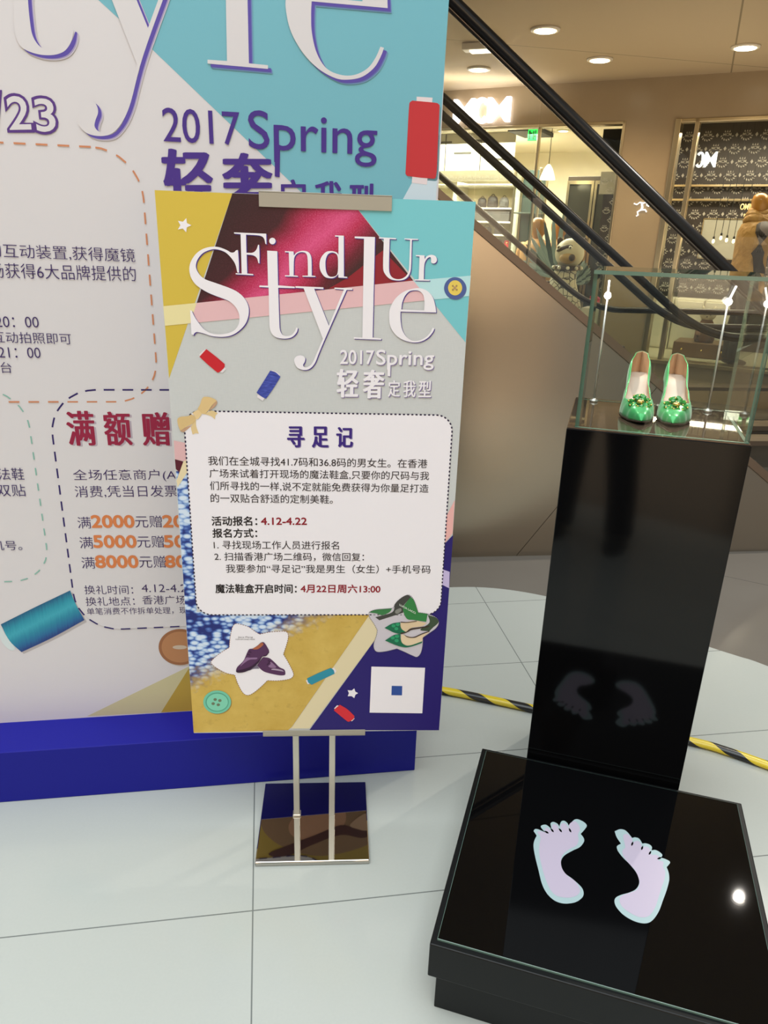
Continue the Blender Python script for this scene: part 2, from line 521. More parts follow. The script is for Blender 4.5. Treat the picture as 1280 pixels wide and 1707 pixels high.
# ink outlines and lettering of the printed sheets (0.1 mm / mm, sheet coordinates)
GP={'S':[[(1516,1017,1),(1523,1230),(1520,1437,1),(1488,1434,1),(1449,1271),(1355,1139),(1249,1056),(1102,1017),(982,1031),(839,1096),(733,1213),(692,1328),(710,1424),(774,1519),(871,1585),(1069,1648),(1307,1725),(1466,1795),(1584,1891),(1661,2009),(1689,2148),(1660,2310),(1582,2453),(1432,2589),(1284,2660),(1118,2683),(932,2671),(770,2623),(648,2599),(596,2617),(566,2662,1),(526,2643,1),(528,2395),(528,2174,1),(563,2189,1),(606,2293),(680,2412),(795,2551),(935,2620),(1100,2633),(1266,2603),(1393,2539),(1470,2435),(1495,2313),(1480,2193),(1413,2074),(1295,1977),(1116,1912),(917,1838),(760,1753),(645,1658),(574,1524),(564,1370),(612,1235),(720,1099),(864,1010),(1025,971),(1163,979),(1300,1026),(1378,1066),(1438,1061),(1479,1026)]],'F':[[(1454,699,1),(2068,704,1),(2069,896,1),(2047,889,1),(2026,799),(1977,753),(1888,737),(1680,733,1),(1677,1064,1),(1798,1057),(1869,1002),(1908,910,1),(1926,909,1),(1929,1086),(1923,1251,1),(1903,1248,1),(1874,1154),(1806,1108),(1680,1096,1),(1679,1448,1),(1797,1455,1),(1797,1478,1),(1454,1469,1),(1455,1448,1),(1572,1451,1),(1577,727,1),(1453,721,1)]],'idot':[[(2186,774),(2229,790),(2246,831),(2227,875),(2182,893),(2139,877),(2122,834),(2141,792)]],'t':[[(2079,1012,1),(2275,1016,1),(2278,1654,1),(2606,1670,1),(2606,1699,1),(2279,1701,1),(2291,2438),(2305,2540),(2355,2617),(2438,2636),(2533,2607),(2597,2534),(2625,2462,1),(2660,2471,1),(2638,2553),(2564,2637),(2469,2680),(2322,2687),(2198,2655),(2117,2564),(2090,2422),(2090,1702,1),(1907,1696,1),(1912,1667,1),(2080,1667,1)]],'n':[[(2423,1011,1),(2589,1012,1),(2596,1088,1),(2654,1029),(2755,996),(2855,1005),(2915,1057),(2939,1152),(2942,1452,1),(3014,1456,1),(3013,1476,1),(2759,1478,1),(2759,1459,1),(2867,1454,1),(2864,1173),(2845,1059),(2785,1022),(2704,1028),(2633,1074),(2597,1161),(2586,1457,1),(2671,1465,1),(2671,1482,1),(2413,1481,1),(2417,1461,1),(2505,1459,1),(2497,1033,1),(2422,1031,1)]],'d':[[(3396,694,1),(3566,693,1),(3576,1450,1),(3643,1456,1),(3643,1478,1),(3467,1475,1),(3467,1410,1),(3402,1470),(3320,1492),(3197,1466),(3116,1360),(3096,1235),(3127,1109),(3218,1007),(3319,983),(3421,1001),(3465,1046,1),(3464,715,1),(3396,715,1)],[(3340,1011),(3259,1048),(3218,1145),(3212,1242),(3224,1358),(3269,1444),(3340,1464),(3422,1440),(3454,1371),(3460,1235),(3453,1100),(3421,1034)]],'U':[[(4253,701,1),(4587,707,1),(4588,730,1),(4462,727,1),(4466,1233),(4485,1369),(4545,1446),(4649,1473),(4751,1450),(4832,1380),(4864,1261),(4865,732,1),(4751,725,1),(4752,706,1),(5020,708,1),(5021,727,1),(4899,731,1),(4905,1260),(4873,1388),(4793,1469),(4660,1498),(4504,1476),(4399,1390),(4351,1274),(4347,727,1),(4254,724,1)]],'r':[[(4990,1006,1),(5162,1009,1),(5170,1079,1),(5208,1024),(5289,994),(5372,1012),(5412,1072),(5399,1131),(5348,1156),(5300,1134),(5297,1079),(5281,1041),(5230,1058),(5182,1127),(5167,1215),(5170,1460,1),(5287,1467,1),(5288,1486,1),(4987,1488,1),(4986,1466,1),(5067,1464,1),(5065,1033,1),(4991,1029,1)]],'y':[[(2619,1660,1),(3172,1668,1),(3172,1702,1),(2991,1700,1),(3283,2409,1),(3577,1702,1),(3392,1693,1),(3392,1667,1),(3748,1672,1),(3748,1702,1),(3635,1705,1),(3258,2557),(3088,2955),(3002,3167),(2895,3286),(2767,3316),(2641,3269),(2579,3154),(2591,3070),(2665,3022),(2750,3025),(2802,3076),(2791,3150),(2758,3214),(2789,3256),(2853,3250),(2939,3179),(3025,2998),(3163,2673,1),(2780,1698,1),(2619,1692,1)]],'l':[[(3779,701,1),(4174,699,1),(4177,2625,1),(4353,2637,1),(4354,2667,1),(3793,2657,1),(3793,2628,1),(3966,2629,1),(3961,737,1),(3779,733,1)]],'e':[[(5456,2096,1),(5430,1963),(5370,1803),(5260,1686),(5111,1633),(4966,1643),(4781,1707),(4619,1841),(4520,2024),(4500,2186),(4531,2390),(4641,2553),(4793,2653),(4987,2702),(5157,2688),(5303,2612),(5404,2495),(5438,2412,1),(5399,2396,1),(5341,2517),(5239,2613),(5113,2664),(4985,2666),(4865,2590),(4775,2447),(4737,2263),(4728,2096,1)],[(4743,2055,1),(5208,2061,1),(5207,1907),(5176,1768),(5103,1693),(5009,1676),(4895,1698),(4809,1786),(4757,1918)]],'yellow':[[(0,0,1),(1448,6,1),(16,3551,1)]],'cyan':[[(3644,0,1),(6113,0,1),(6101,2681,1)]],'satin':[[(1448,6,1),(3644,0,1),(4962,1491,1),(664,2034,1)]],'red':[[(4336,942,1),(4961,1508,1),(3271,1693,1),(3660,1467,1)]],'pink':[[(664,2034,1),(4962,1491,1),(5306,1857,1),(512,2433,1)]],'paleyellow':[[(6,2113,1),(664,2034,1),(512,2433,1),(12,2494,1)]],'palecyan':[[(4962,1491,1),(6114,1364,1),(6109,1758,1),(5306,1857,1)]],'ground':[[(22,5542,1),(271,5539,1),(263,8945,1),(4273,9012,1),(2406,12175,1),(2306,12272,1),(-5,12305,1)]],'cream':[[(4273,9012,1),(4837,9013,1),(2841,12216,1),(2394,12210,1)]],'blue':[[(2840,12272,1),(6102,12314,1),(6118,6979,1),(5907,7240,1),(4837,9013,1)]],'pink2':[[(6100,6137,1),(6105,6938,1),(5857,7303,1),(5923,6558,1)]],'lilac':[[(5857,7814,1),(6096,7903,1),(6110,8324,1),(5861,8191,1)]],'pink3':[[(21,4860,1),(257,4909,1),(273,5332,1),(18,5274,1)]],'maroon':[[(18,5274,1),(196,5326,1),(143,5602,1),(22,5495,1)]],'cream2':[[(256,5289,1),(284,5528,1),(30,5911,1),(21,5748,1),(197,5315,1)]],'panel_c':[[(281,4216),(5925,4234),(5964,9039),(236,8990)]],'star1':[[(561,472,1),(566,561,1),(650,597,1),(560,637,1),(542,727,1),(482,662,1),(387,682,1),(439,602,1),(399,524,1),(491,539,1)]],'star2':[[(3780,11101,1),(3881,11110,1),(3942,11051,1),(3968,11143,1),(4038,11188,1),(3972,11236,1),(3946,11333,1),(3876,11272,1),(3785,11275,1),(3813,11187,1)]],'rspool':[[(805,2934,1),(1001,3089),(1164,3231,1),(1143,3309),(1036,3401),(1001,3402,1),(821,3246),(660,3092,1)]],'rcap1':[[(753,2957,1),(805,2934,1),(669,3078,1),(659,3044,1)]],'rcap2':[[(1153,3292,1),(1182,3329,1),(1108,3410,1),(1062,3397,1)]],'bspool':[[(2082,3344,1),(2193,3377),(2290,3466,1),(2151,3693),(1983,3930,1),(1900,3892),(1789,3805,1),(1927,3591)]],'bcap1':[[(2125,3335,1),(2211,3368,1),(2279,3419,1),(2261,3454,1),(2107,3352,1)]],'bcap2':[[(1814,3840,1),(1948,3918,1),(1915,3981,1),(1798,3903,1)]],'tspool':[[(2794,10757,1),(3080,10601),(3365,10464,1),(3433,10525),(3460,10628,1),(3188,10776),(2908,10937,1),(2821,10869)]],'tcap1':[[(3392,10474,1),(3446,10462,1),(3503,10557,1),(3460,10620,1)]],'tcap2':[[(2764,10813,1),(2797,10797,1),(2854,10917,1),(2807,10920,1)]],'rspool2':[[(3595,11519,1),(3783,11656),(3959,11856,1),(3939,11939),(3828,12021),(3758,11987),(3450,11685,1),(3477,11636)]],'r2cap1':[[(3526,11535,1),(3567,11547,1),(3478,11652,1),(3452,11628,1)]],'r2cap2':[[(3856,11980,1),(3939,11893,1),(3964,11936,1),(3898,12014,1)]],'btn_y0':[[(6034,1607),(6017,1700),(5960,1775),(5874,1818),(5775,1820),(5683,1781),(5617,1709),(5590,1618),(5607,1526),(5664,1452),(5750,1409),(5849,1407),(5940,1445),(6006,1517)]],'btn_y1':[[(5954,1603),(5943,1667),(5907,1718),(5852,1748),(5788,1749),(5729,1723),(5687,1673),(5669,1610),(5680,1547),(5716,1496),(5771,1466),(5835,1465),(5893,1491),(5936,1541)]],'btn_yh0':[[(5782,1570),(5777,1582),(5764,1588),(5751,1583),(5744,1571),(5749,1558),(5762,1552),(5776,1557)]],'btn_yh1':[[(5857,1568),(5852,1581),(5839,1586),(5826,1581),(5820,1569),(5824,1556),(5837,1550),(5851,1555)]],'btn_yh2':[[(5788,1643),(5784,1656),(5771,1662),(5757,1657),(5751,1644),(5756,1631),(5769,1626),(5782,1631)]],'btn_yh3':[[(5866,1641),(5861,1654),(5848,1660),(5834,1655),(5828,1642),(5833,1629),(5846,1624),(5860,1629)]],'btn_yx':[[(5754,1562,1),(5766,1554,1),(5804,1593,1),(5833,1556,1),(5849,1568,1),(5818,1607,1),(5857,1639,1),(5843,1652,1),(5804,1621,1),(5776,1653,1),(5759,1644,1),(5791,1607,1)]],'btn_g0':[[(947,11414),(926,11517),(874,11611),(796,11684),(700,11731),(596,11746),(493,11729),(402,11680),(333,11605),(291,11511),(280,11408),(302,11305),(355,11213),(432,11141),(527,11095),(630,11080),(732,11097),(822,11145),(892,11218),(935,11311)]],'btn_g1':[[(871,11414),(851,11498),(804,11572),(733,11627),(648,11655),(560,11654),(478,11624),(413,11568),(373,11493),(363,11409),(383,11325),(431,11251),(501,11197),(585,11169),(673,11170),(754,11200),(819,11255),(859,11329)]],'btn_gr':[[(893,11414),(871,11508),(819,11590),(741,11652),(648,11683),(550,11682),(461,11649),(390,11586),(346,11502),(334,11408),(356,11315),(409,11233),(486,11173),(579,11142),(675,11142),(764,11176),(835,11237),(880,11320)]],'btn_gh0':[[(610,11332),(601,11356),(580,11370),(555,11370),(536,11355),(529,11332),(538,11308),(559,11294),(584,11294),(604,11309)]],'btn_gh1':[[(722,11364),(713,11387),(692,11402),(667,11402),(648,11387),(641,11363),(650,11339),(671,11325),(696,11325),(716,11340)]],'btn_gh2':[[(557,11451),(548,11475),(527,11489),(502,11489),(482,11474),(476,11450),(485,11426),(506,11412),(531,11412),(550,11427)]],'btn_gh3':[[(679,11485),(670,11508),(649,11523),(624,11523),(604,11508),(598,11484),(607,11460),(628,11446),(653,11446),(672,11461)]],'bow_l1':[[(703,3912,1),(809,3914),(913,3952),(964,3989,1),(863,4089),(782,4200),(703,4273),(624,4257),(560,4170,1),(619,4071),(658,3962)]],'bow_i1':[[(964,3989,1),(970,4044),(903,4132),(793,4200,1),(862,4100),(909,4034)]],'bow_l2':[[(142,4375,1),(208,4343),(347,4327),(430,4288,1),(496,4336),(514,4391),(433,4492),(300,4561),(176,4646,1),(141,4541),(127,4430)]],'bow_i2':[[(176,4646,1),(200,4607),(300,4566),(420,4526,1),(261,4662),(191,4663)]],'bow_k':[[(448,4260,1),(559,4184,1),(610,4224),(644,4279,1),(569,4374),(525,4393,1),(492,4325)]],'bow_t1':[[(692,4278,1),(836,4199,1),(899,4215),(972,4252,1),(921,4308,1),(906,4388,1),(829,4320)]],'bow_t2':[[(445,4481,1),(514,4402,1),(511,4535),(555,4702,1),(496,4692,1),(424,4721,1),(401,4570)]],'wstar':[[(1066,9346),(1125,9261),(1217,9257),(1436,9336),(1580,9453),(1689,9534,1),(1933,9476),(2213,9455),(2325,9477),(2360,9584),(2328,9777),(2238,10081,1),(2347,10301),(2457,10568),(2464,10680),(2377,10769),(2107,10816),(1840,10810,1),(1681,10988),(1483,11168),(1347,11224),(1235,11143),(1130,10894),(1065,10647,1),(859,10590),(640,10445),(525,10312),(558,10225),(735,10052),(967,9890,1),(1003,9600)]],'shoeA':[[(1110,10481),(1151,10404),(1289,10251),(1372,10055),(1433,9936),(1527,9914),(1642,9828),(1720,9753),(1794,9758),(1883,9927),(1897,9992),(1822,10101),(1727,10133),(1627,10297),(1471,10450),(1316,10538),(1182,10570),(1111,10548)]],'shoeAin':[[(1517,9925),(1642,9835),(1729,9758),(1774,9801),(1706,9883),(1620,9936)]],'shoeAhi':[[(1208,10400),(1325,10295),(1441,10219),(1592,10209),(1613,10165),(1443,10164),(1358,10164),(1288,10273)]],'shoeAsole':[[(1112,10519),(1280,10482),(1473,10395),(1629,10253),(1727,10133),(1822,10101,1),(1896,9996),(1903,10018),(1833,10118),(1736,10148),(1636,10315),(1470,10472),(1315,10556),(1181,10581),(1114,10563)]],'shoeAl1':[[(1412,10001,1),(1431,9985,1),(1486,10012,1),(1482,10029,1)]],'shoeAl2':[[(1372,10066,1),(1391,10055,1),(1455,10088,1),(1449,10107,1)]],'shoeB':[[(1606,10374,1),(1745,10166),(1820,10162),(1914,10189),(2024,10299),(2135,10432),(2248,10500),(2275,10589),(2254,10656),(2111,10659),(1808,10575),(1697,10496)]],'shoeBhi':[[(1963,10476),(2058,10476),(2191,10510),(2237,10555),(2190,10548),(2057,10521),(1943,10502)]],'shoeBhi2':[[(1911,10277),(1967,10310),(2059,10432),(1964,10453),(1870,10409),(1929,10343)]],'shoeBlace':[[(1875,10232,1),(1934,10277,1),(1852,10375,1),(1833,10364,1),(1902,10281,1),(1859,10254,1)]],'shoesole':[[(1316,10520),(1529,10395),(1606,10374),(1659,10474,1),(1507,10484),(1430,10521)]],'gstar':[[(4251,8951),(4415,8877),(4794,8841),(4857,8730),(4984,8583),(5129,8495),(5229,8528),(5318,8675),(5412,8953,1),(5631,8990),(5836,9084),(5919,9216),(5868,9367),(5722,9500),(5560,9633,1),(5561,9845),(5528,10058),(5447,10165),(5344,10135),(5118,10017),(4946,9935,1),(4694,10005),(4492,10024),(4406,9955),(4385,9801),(4447,9553),(4460,9420,1),(4373,9250),(4270,9082)]],'gdark':[[(4403,9082,1),(4797,8952),(4857,8730),(4984,8583),(5129,8497),(5227,8546,1),(5057,8785),(5063,8962,1),(4504,9166,1)]],'ggrey':[[(4879,8896),(4993,8841),(5012,8915),(4931,8989),(4873,8971)]],'gribbon':[[(4268,8951),(4415,8881),(4794,8843,1),(4731,8952),(4567,9026),(4417,8979)]],'gpaper':[[(5217,8546,1),(5273,8601),(5318,8675),(5416,8953,1),(5639,8994,1),(5616,9206,1),(5338,9158),(5152,9121),(5053,8897),(5073,8767)]],'gdark2':[[(5649,9028,1),(5837,9094),(5913,9216),(5783,9367),(5704,9462,1),(5483,9423),(5693,9234)]],'gA':[[(4630,9368,1),(4807,9251),(4997,9214,1),(5032,9384),(5167,9498,1),(5017,9532),(4847,9488),(4728,9421)]],'gAin':[[(5014,9224,1),(5172,9205),(5389,9181),(5634,9244,1),(5512,9328),(5279,9366),(5166,9470),(5048,9483),(4996,9422)]],'gAline':[[(5005,9199,1),(5173,9211),(5389,9177),(5389,9192),(5173,9230),(5013,9222)]],'gAline2':[[(5015,9494,1),(5149,9470),(5246,9385),(5446,9351),(5696,9310,1),(5698,9338,1),(5481,9385),(5281,9423),(5183,9483),(5034,9536)]],'gB':[[(4652,9706,1),(4850,9564),(5016,9526,1),(5030,9689),(5094,9804),(5231,9853),(5547,9729,1),(5541,9777,1),(5266,9882),(5097,9891),(4891,9823)]],'gBin':[[(5037,9536,1),(5170,9584),(5356,9613),(5720,9458,1),(5551,9633,1),(5551,9729,1),(5365,9815),(5196,9843),(5076,9785),(5035,9670)]],'gBline':[[(5084,9527,1),(5187,9594),(5339,9609),(5521,9518),(5703,9447,1),(5712,9466,1),(5522,9547),(5357,9632),(5188,9617)]],'gem0':[[(4888,9308),(4872,9343),(4833,9352),(4800,9327),(4799,9288),(4830,9264),(4870,9273)]],'gem1':[[(4958,9384),(4941,9419),(4902,9428),(4869,9403),(4868,9364),(4899,9339),(4939,9348)]],'gem2':[[(4988,9271),(4971,9306),(4932,9315),(4899,9290),(4898,9251),(4929,9226),(4969,9235)]],'gem3':[[(4885,9631),(4867,9667),(4825,9675),(4790,9650),(4789,9611),(4822,9586),(4865,9595)]],'gem4':[[(4980,9708),(4963,9744),(4920,9752),(4885,9727),(4884,9687),(4917,9663),(4960,9672)]],'gem5':[[(4985,9593),(4967,9629),(4925,9637),(4890,9612),(4888,9573),(4922,9548),(4965,9557)]],'qr':[[(4347,10435,1),(5654,10476,1),(5651,11796,1),(4334,11761,1)]],'qrlogo':[[(4858,10983,1),(5118,10992,1),(5121,11262,1),(4860,11253,1)]],'pstem':[[(4502,3134,1),(4563,3133,1),(4562,3410,1),(4506,3402,1)]],'lucia':[[(4964,8739),(5347,8971)]]}
GB={'T':[[(-8721,-19268,1),(-8462,-19287,1),(-8510,-18734),(-8520,-18328),(-8502,-18123),(-8421,-17967),(-8292,-17882),(-8150,-17891),(-7989,-17959),(-7817,-18120),(-7726,-18292,1),(-7691,-18280,1),(-7750,-18078),(-7894,-17895),(-8083,-17808),(-8317,-17782),(-8542,-17811),(-8734,-17890),(-8815,-18034),(-8834,-18262)]],'Y':[[(-7016,-19194,1),(-6543,-19228,1),(-6217,-18396,1),(-5794,-19282,1),(-5703,-19288,1),(-6358,-17882),(-6668,-17041),(-6816,-16736),(-6970,-16528),(-7131,-16394),(-7325,-16340),(-7539,-16350),(-7692,-16418),(-7783,-16563),(-7742,-16812),(-7604,-16991),(-7470,-17010),(-7379,-16917),(-7366,-16782),(-7435,-16630),(-7462,-16516),(-7396,-16432),(-7264,-16413),(-7094,-16497),(-6911,-16731),(-6641,-17360),(-6495,-17730,1)]],'L':[[(-4594,-19873,1),(-4164,-19906,1),(-4181,-17880,1),(-3779,-17869,1),(-3780,-17799,1),(-5045,-17825,1),(-5042,-17897,1),(-4639,-17896,1)]],'E':[[(-1224,-19080,1),(-1262,-19352),(-1451,-19639),(-1813,-19791),(-2343,-19811),(-2869,-19655),(-3220,-19394),(-3378,-19115),(-3369,-18815),(-3267,-18485),(-3020,-18128),(-2695,-17862),(-2327,-17707),(-2031,-17698),(-1735,-17773),(-1479,-17965),(-1337,-18198),(-1282,-18344,1),(-1360,-18361,1),(-1465,-18142),(-1627,-17941),(-1885,-17804),(-2180,-17774),(-2512,-17873),(-2731,-18145),(-2838,-18513),(-2855,-18849),(-2843,-19092,1)],[(-2829,-19177,1),(-1771,-19165,1),(-1770,-19437),(-1953,-19677),(-2307,-19725),(-2624,-19584),(-2800,-19364)]],'cyan':[[(-8637,-20028,1),(-6182,-18034,1),(-2846,-15186,1),(-783,-15261,1),(66,-16790,1),(107,-19324,1),(77,-20599,1)]],'pale':[[(66,-16790,1),(-783,-15261,1),(44,-15291,1)]],'olive':[[(-9200,-1645,1),(-6303,-3095,1),(-6088,-2294,1),(-7188,-1618,1)]],'gold':[[(-6305,-3069,1),(-7188,-1618,1),(-3164,-1598,1),(-3157,-2520,1)]],'tealspool':[[(-11034,-4670,1),(-10125,-5133),(-9200,-5581,1),(-9106,-5179),(-8937,-4694,1),(-9801,-4208),(-10637,-3808,1),(-10887,-4173)]],'tealcap':[[(-11049,-4566),(-10945,-4321),(-10778,-3948),(-10889,-3872),(-11058,-4086),(-11115,-4378)]],'btn0':[[(-5945,-3688),(-5991,-3494),(-6102,-3327),(-6264,-3207),(-6458,-3150),(-6660,-3163),(-6844,-3244),(-6988,-3382),(-7075,-3560),(-7095,-3756),(-7047,-3947),(-6936,-4110),(-6776,-4227),(-6586,-4283),(-6388,-4272),(-6205,-4195),(-6060,-4061),(-5969,-3885)]],'btn1':[[(-6026,-3693),(-6066,-3526),(-6161,-3383),(-6301,-3280),(-6468,-3231),(-6641,-3242),(-6799,-3311),(-6923,-3429),(-6998,-3582),(-7015,-3751),(-6974,-3916),(-6878,-4056),(-6741,-4157),(-6577,-4205),(-6407,-4196),(-6249,-4129),(-6124,-4014),(-6047,-3862)]],'thread':[[(-6340,-3706),(-6379,-3670),(-6476,-3652),(-6595,-3659),(-6689,-3688),(-6723,-3729),(-6684,-3765),(-6587,-3783),(-6468,-3776),(-6374,-3747)]],'redspool':[[(-610,-17371,1),(-52,-17353),(18,-17313,1),(21,-16584),(17,-15848),(-137,-15806),(-655,-15836),(-703,-15885,1),(-690,-16650),(-673,-17310)]],'redcap1':[[(-514,-17453,1),(-152,-17454,1),(-157,-17342,1),(-514,-17352,1)]],'redcap2':[[(-541,-15851,1),(-179,-15835,1),(-187,-15669,1),(-546,-15696,1)]],'box1':[[(-11271,-16175),(-6519,-15969),(-6682,-10690),(-12292,-10593)]],'box1r':[[(-7577,-16109),(-6593,-14337),(-7489,-10581),(-6620,-11869),(-6581,-15049)]],'box2r':[[(-9102,-9841),(-9185,-5702),(-8163,-10879),(-6289,-10858),(-8111,-4379),(-6277,-4354)]],'box3r':[[(-9622,-10052),(-9648,-6761),(-10881,-5878),(-10409,-5927),(-9777,-10511)]],'pstem':[[(-3664,-16315,1),(-3551,-16320,1),(-3574,-15686,1),(-3682,-15702,1)]]}
GF={'footL0':[[(1610,2582,1),(1641,2512),(1716,2500),(1870,2542,1),(1761,2414),(1777,2344),(1864,2300),(1960,2358),(2004,2429,1),(1979,2309),(1964,2216),(2020,2154),(2113,2177),(2164,2258),(2172,2362,1),(2169,2223),(2198,2083),(2256,2035),(2334,2081),(2369,2157,1),(2423,2041),(2493,1918),(2582,1884),(2721,1941),(2773,2032),(2716,2191),(2648,2330,1),(2718,2432),(2730,2542),(2651,2731),(2499,2892),(2338,3084),(2277,3250),(2288,3418),(2369,3578),(2542,3686),(2714,3827),(2776,3947),(2765,4089),(2652,4246),(2498,4344),(2340,4382),(2190,4347),(2045,4223),(1930,4014),(1829,3683),(1724,3337),(1659,3061),(1656,2880),(1693,2702,1)]],'footL1':[[(1702,2594),(1750,2546),(1878,2539,1),(1930,2539,1),(1850,2481),(1887,2383),(1965,2421),(2014,2458,1),(2060,2474,1),(2006,2364),(2026,2228),(2118,2241),(2164,2354),(2232,2374,1),(2187,2261),(2217,2142),(2291,2117),(2357,2204),(2440,2347,1),(2380,2218),(2395,2083),(2495,1972),(2590,2061),(2627,2199),(2591,2381),(2612,2520),(2570,2718),(2412,2891),(2295,3088),(2271,3271),(2306,3468),(2413,3619),(2571,3712),(2673,3840),(2706,3970),(2645,4094),(2515,4189),(2357,4232),(2221,4217),(2102,4099),(1985,3852),(1889,3569),(1799,3214),(1778,2921),(1783,2734)]],'footR0':[[(3393,2000,1),(3501,1896),(3610,1882),(3687,1946),(3777,2082,1),(3839,2039),(3930,2053),(3995,2183,1),(4064,2149),(4154,2162),(4197,2223),(4185,2322,1),(4269,2284),(4356,2318),(4409,2384),(4378,2477,1),(4465,2484),(4550,2521),(4554,2581),(4481,2716,1),(4515,2872),(4511,3068),(4445,3353),(4360,3637),(4263,3952),(4144,4197),(4033,4318),(3898,4362),(3738,4348),(3564,4268),(3441,4135),(3397,4008),(3420,3893),(3525,3785),(3694,3666),(3822,3540),(3889,3387),(3893,3233),(3833,3059),(3705,2883),(3574,2744),(3470,2592),(3440,2475),(3462,2414),(3531,2338,1),(3439,2173)]],'footR1':[[(3578,2082),(3671,1996),(3777,2104,1),(3782,2232,1),(3867,2139),(3943,2157),(3985,2272,1),(3991,2334,1),(4046,2252),(4135,2265),(4160,2383,1),(4187,2457),(4277,2427),(4348,2486),(4314,2580,1),(4416,2586),(4408,2730),(4444,2857),(4419,3059),(4349,3310),(4281,3573),(4199,3868),(4095,4094),(3983,4199),(3848,4226),(3687,4176),(3551,4081),(3497,3957),(3525,3822),(3694,3675),(3836,3554),(3897,3385),(3887,3216),(3819,3024),(3705,2883),(3589,2718),(3560,2541),(3621,2415)]],'gapL0':[[(1949,2550),(1895,2559),(1848,2509),(1910,2502)]],'gapL1':[[(2054,2479),(2005,2458),(1978,2382),(2034,2411)]],'gapL2':[[(2234,2419),(2185,2398),(2158,2321),(2214,2351)]],'gapL3':[[(2437,2359),(2393,2323),(2380,2238),(2428,2284)]],'gapR0':[[(3758,2334),(3754,2264),(3792,2192),(3794,2271)]],'gapR1':[[(3967,2391),(3964,2323),(4002,2251),(4003,2329)]],'gapR2':[[(4122,2481),(4130,2410),(4175,2348),(4165,2427)]],'gapR3':[[(4296,2545),(4334,2485),(4388,2470),(4345,2535)]]}
TP=[('bold','寻',242.1,276.0,474.1,44.8,-0.5),('bold','足',294.4,327.4,473.7,45.4,-0.4),('bold','记',346.5,379.6,473.0,43.4,-0.4),('body','我们在全城寻找41.7码和36.8码的男女生。在香港',71.9,544.0,529.5,20.3,0.7),('body','广场来试着打开现场的魔法鞋盒,只要你的尺码与我',72.8,549.5,557.9,20.6,0.1),('body','们所寻找的一样,说不定就能免费获得为你量足打造',72.8,549.8,586.6,20.6,1.5),('body','的一双贴合舒适的定制美鞋。',72.7,338.7,614.5,20.5,0.7),('body','1. 寻找现场工作人员进行报名',73.9,353.3,725.1,20.6,-0.2),('body','2. 扫描香港广场二维码，微信回复：',74.0,410.5,753.8,20.9,-0.1),('body','我要参加“寻足记”我是男生（女生）+手机号码',98.2,564.6,783.7,21.5,0.8),('black','活动报名：',72.3,171.6,667.7,21.7,-0.7),('black','报名方式：',72.8,170.7,696.6,21.4,-0.6),('black','魔法鞋盒开启时间：',72.4,256.7,834.0,22.7,-0.2),('red','4.12-4.22',180.4,281.0,667.3,16.8,-0.7),('red','4月22日周六13:00',266.4,450.0,833.9,21.1,1.0),('title','2017',352.0,420.9,302.9,28.4,-0.6),('title','轻',346.7,388.5,357.2,58.4,-0.7),('title','奢',401.6,442.8,357.9,58.9,-0.7),('title','定',453.2,477.6,366.4,34.4,-0.4),('title','我',485.1,510.5,366.2,35.2,-0.4),('title','型',517.1,543.5,365.9,34.7,-0.4),('spring','Spring',426.4,545.9,300.6,31.4,-1.6),('tiny','Jaca Peng',118.4,152.8,961.5,5.1,0.1),('tiny','CUSTOM HAND MADE',112.6,157.7,967.0,3.4,0.2)]
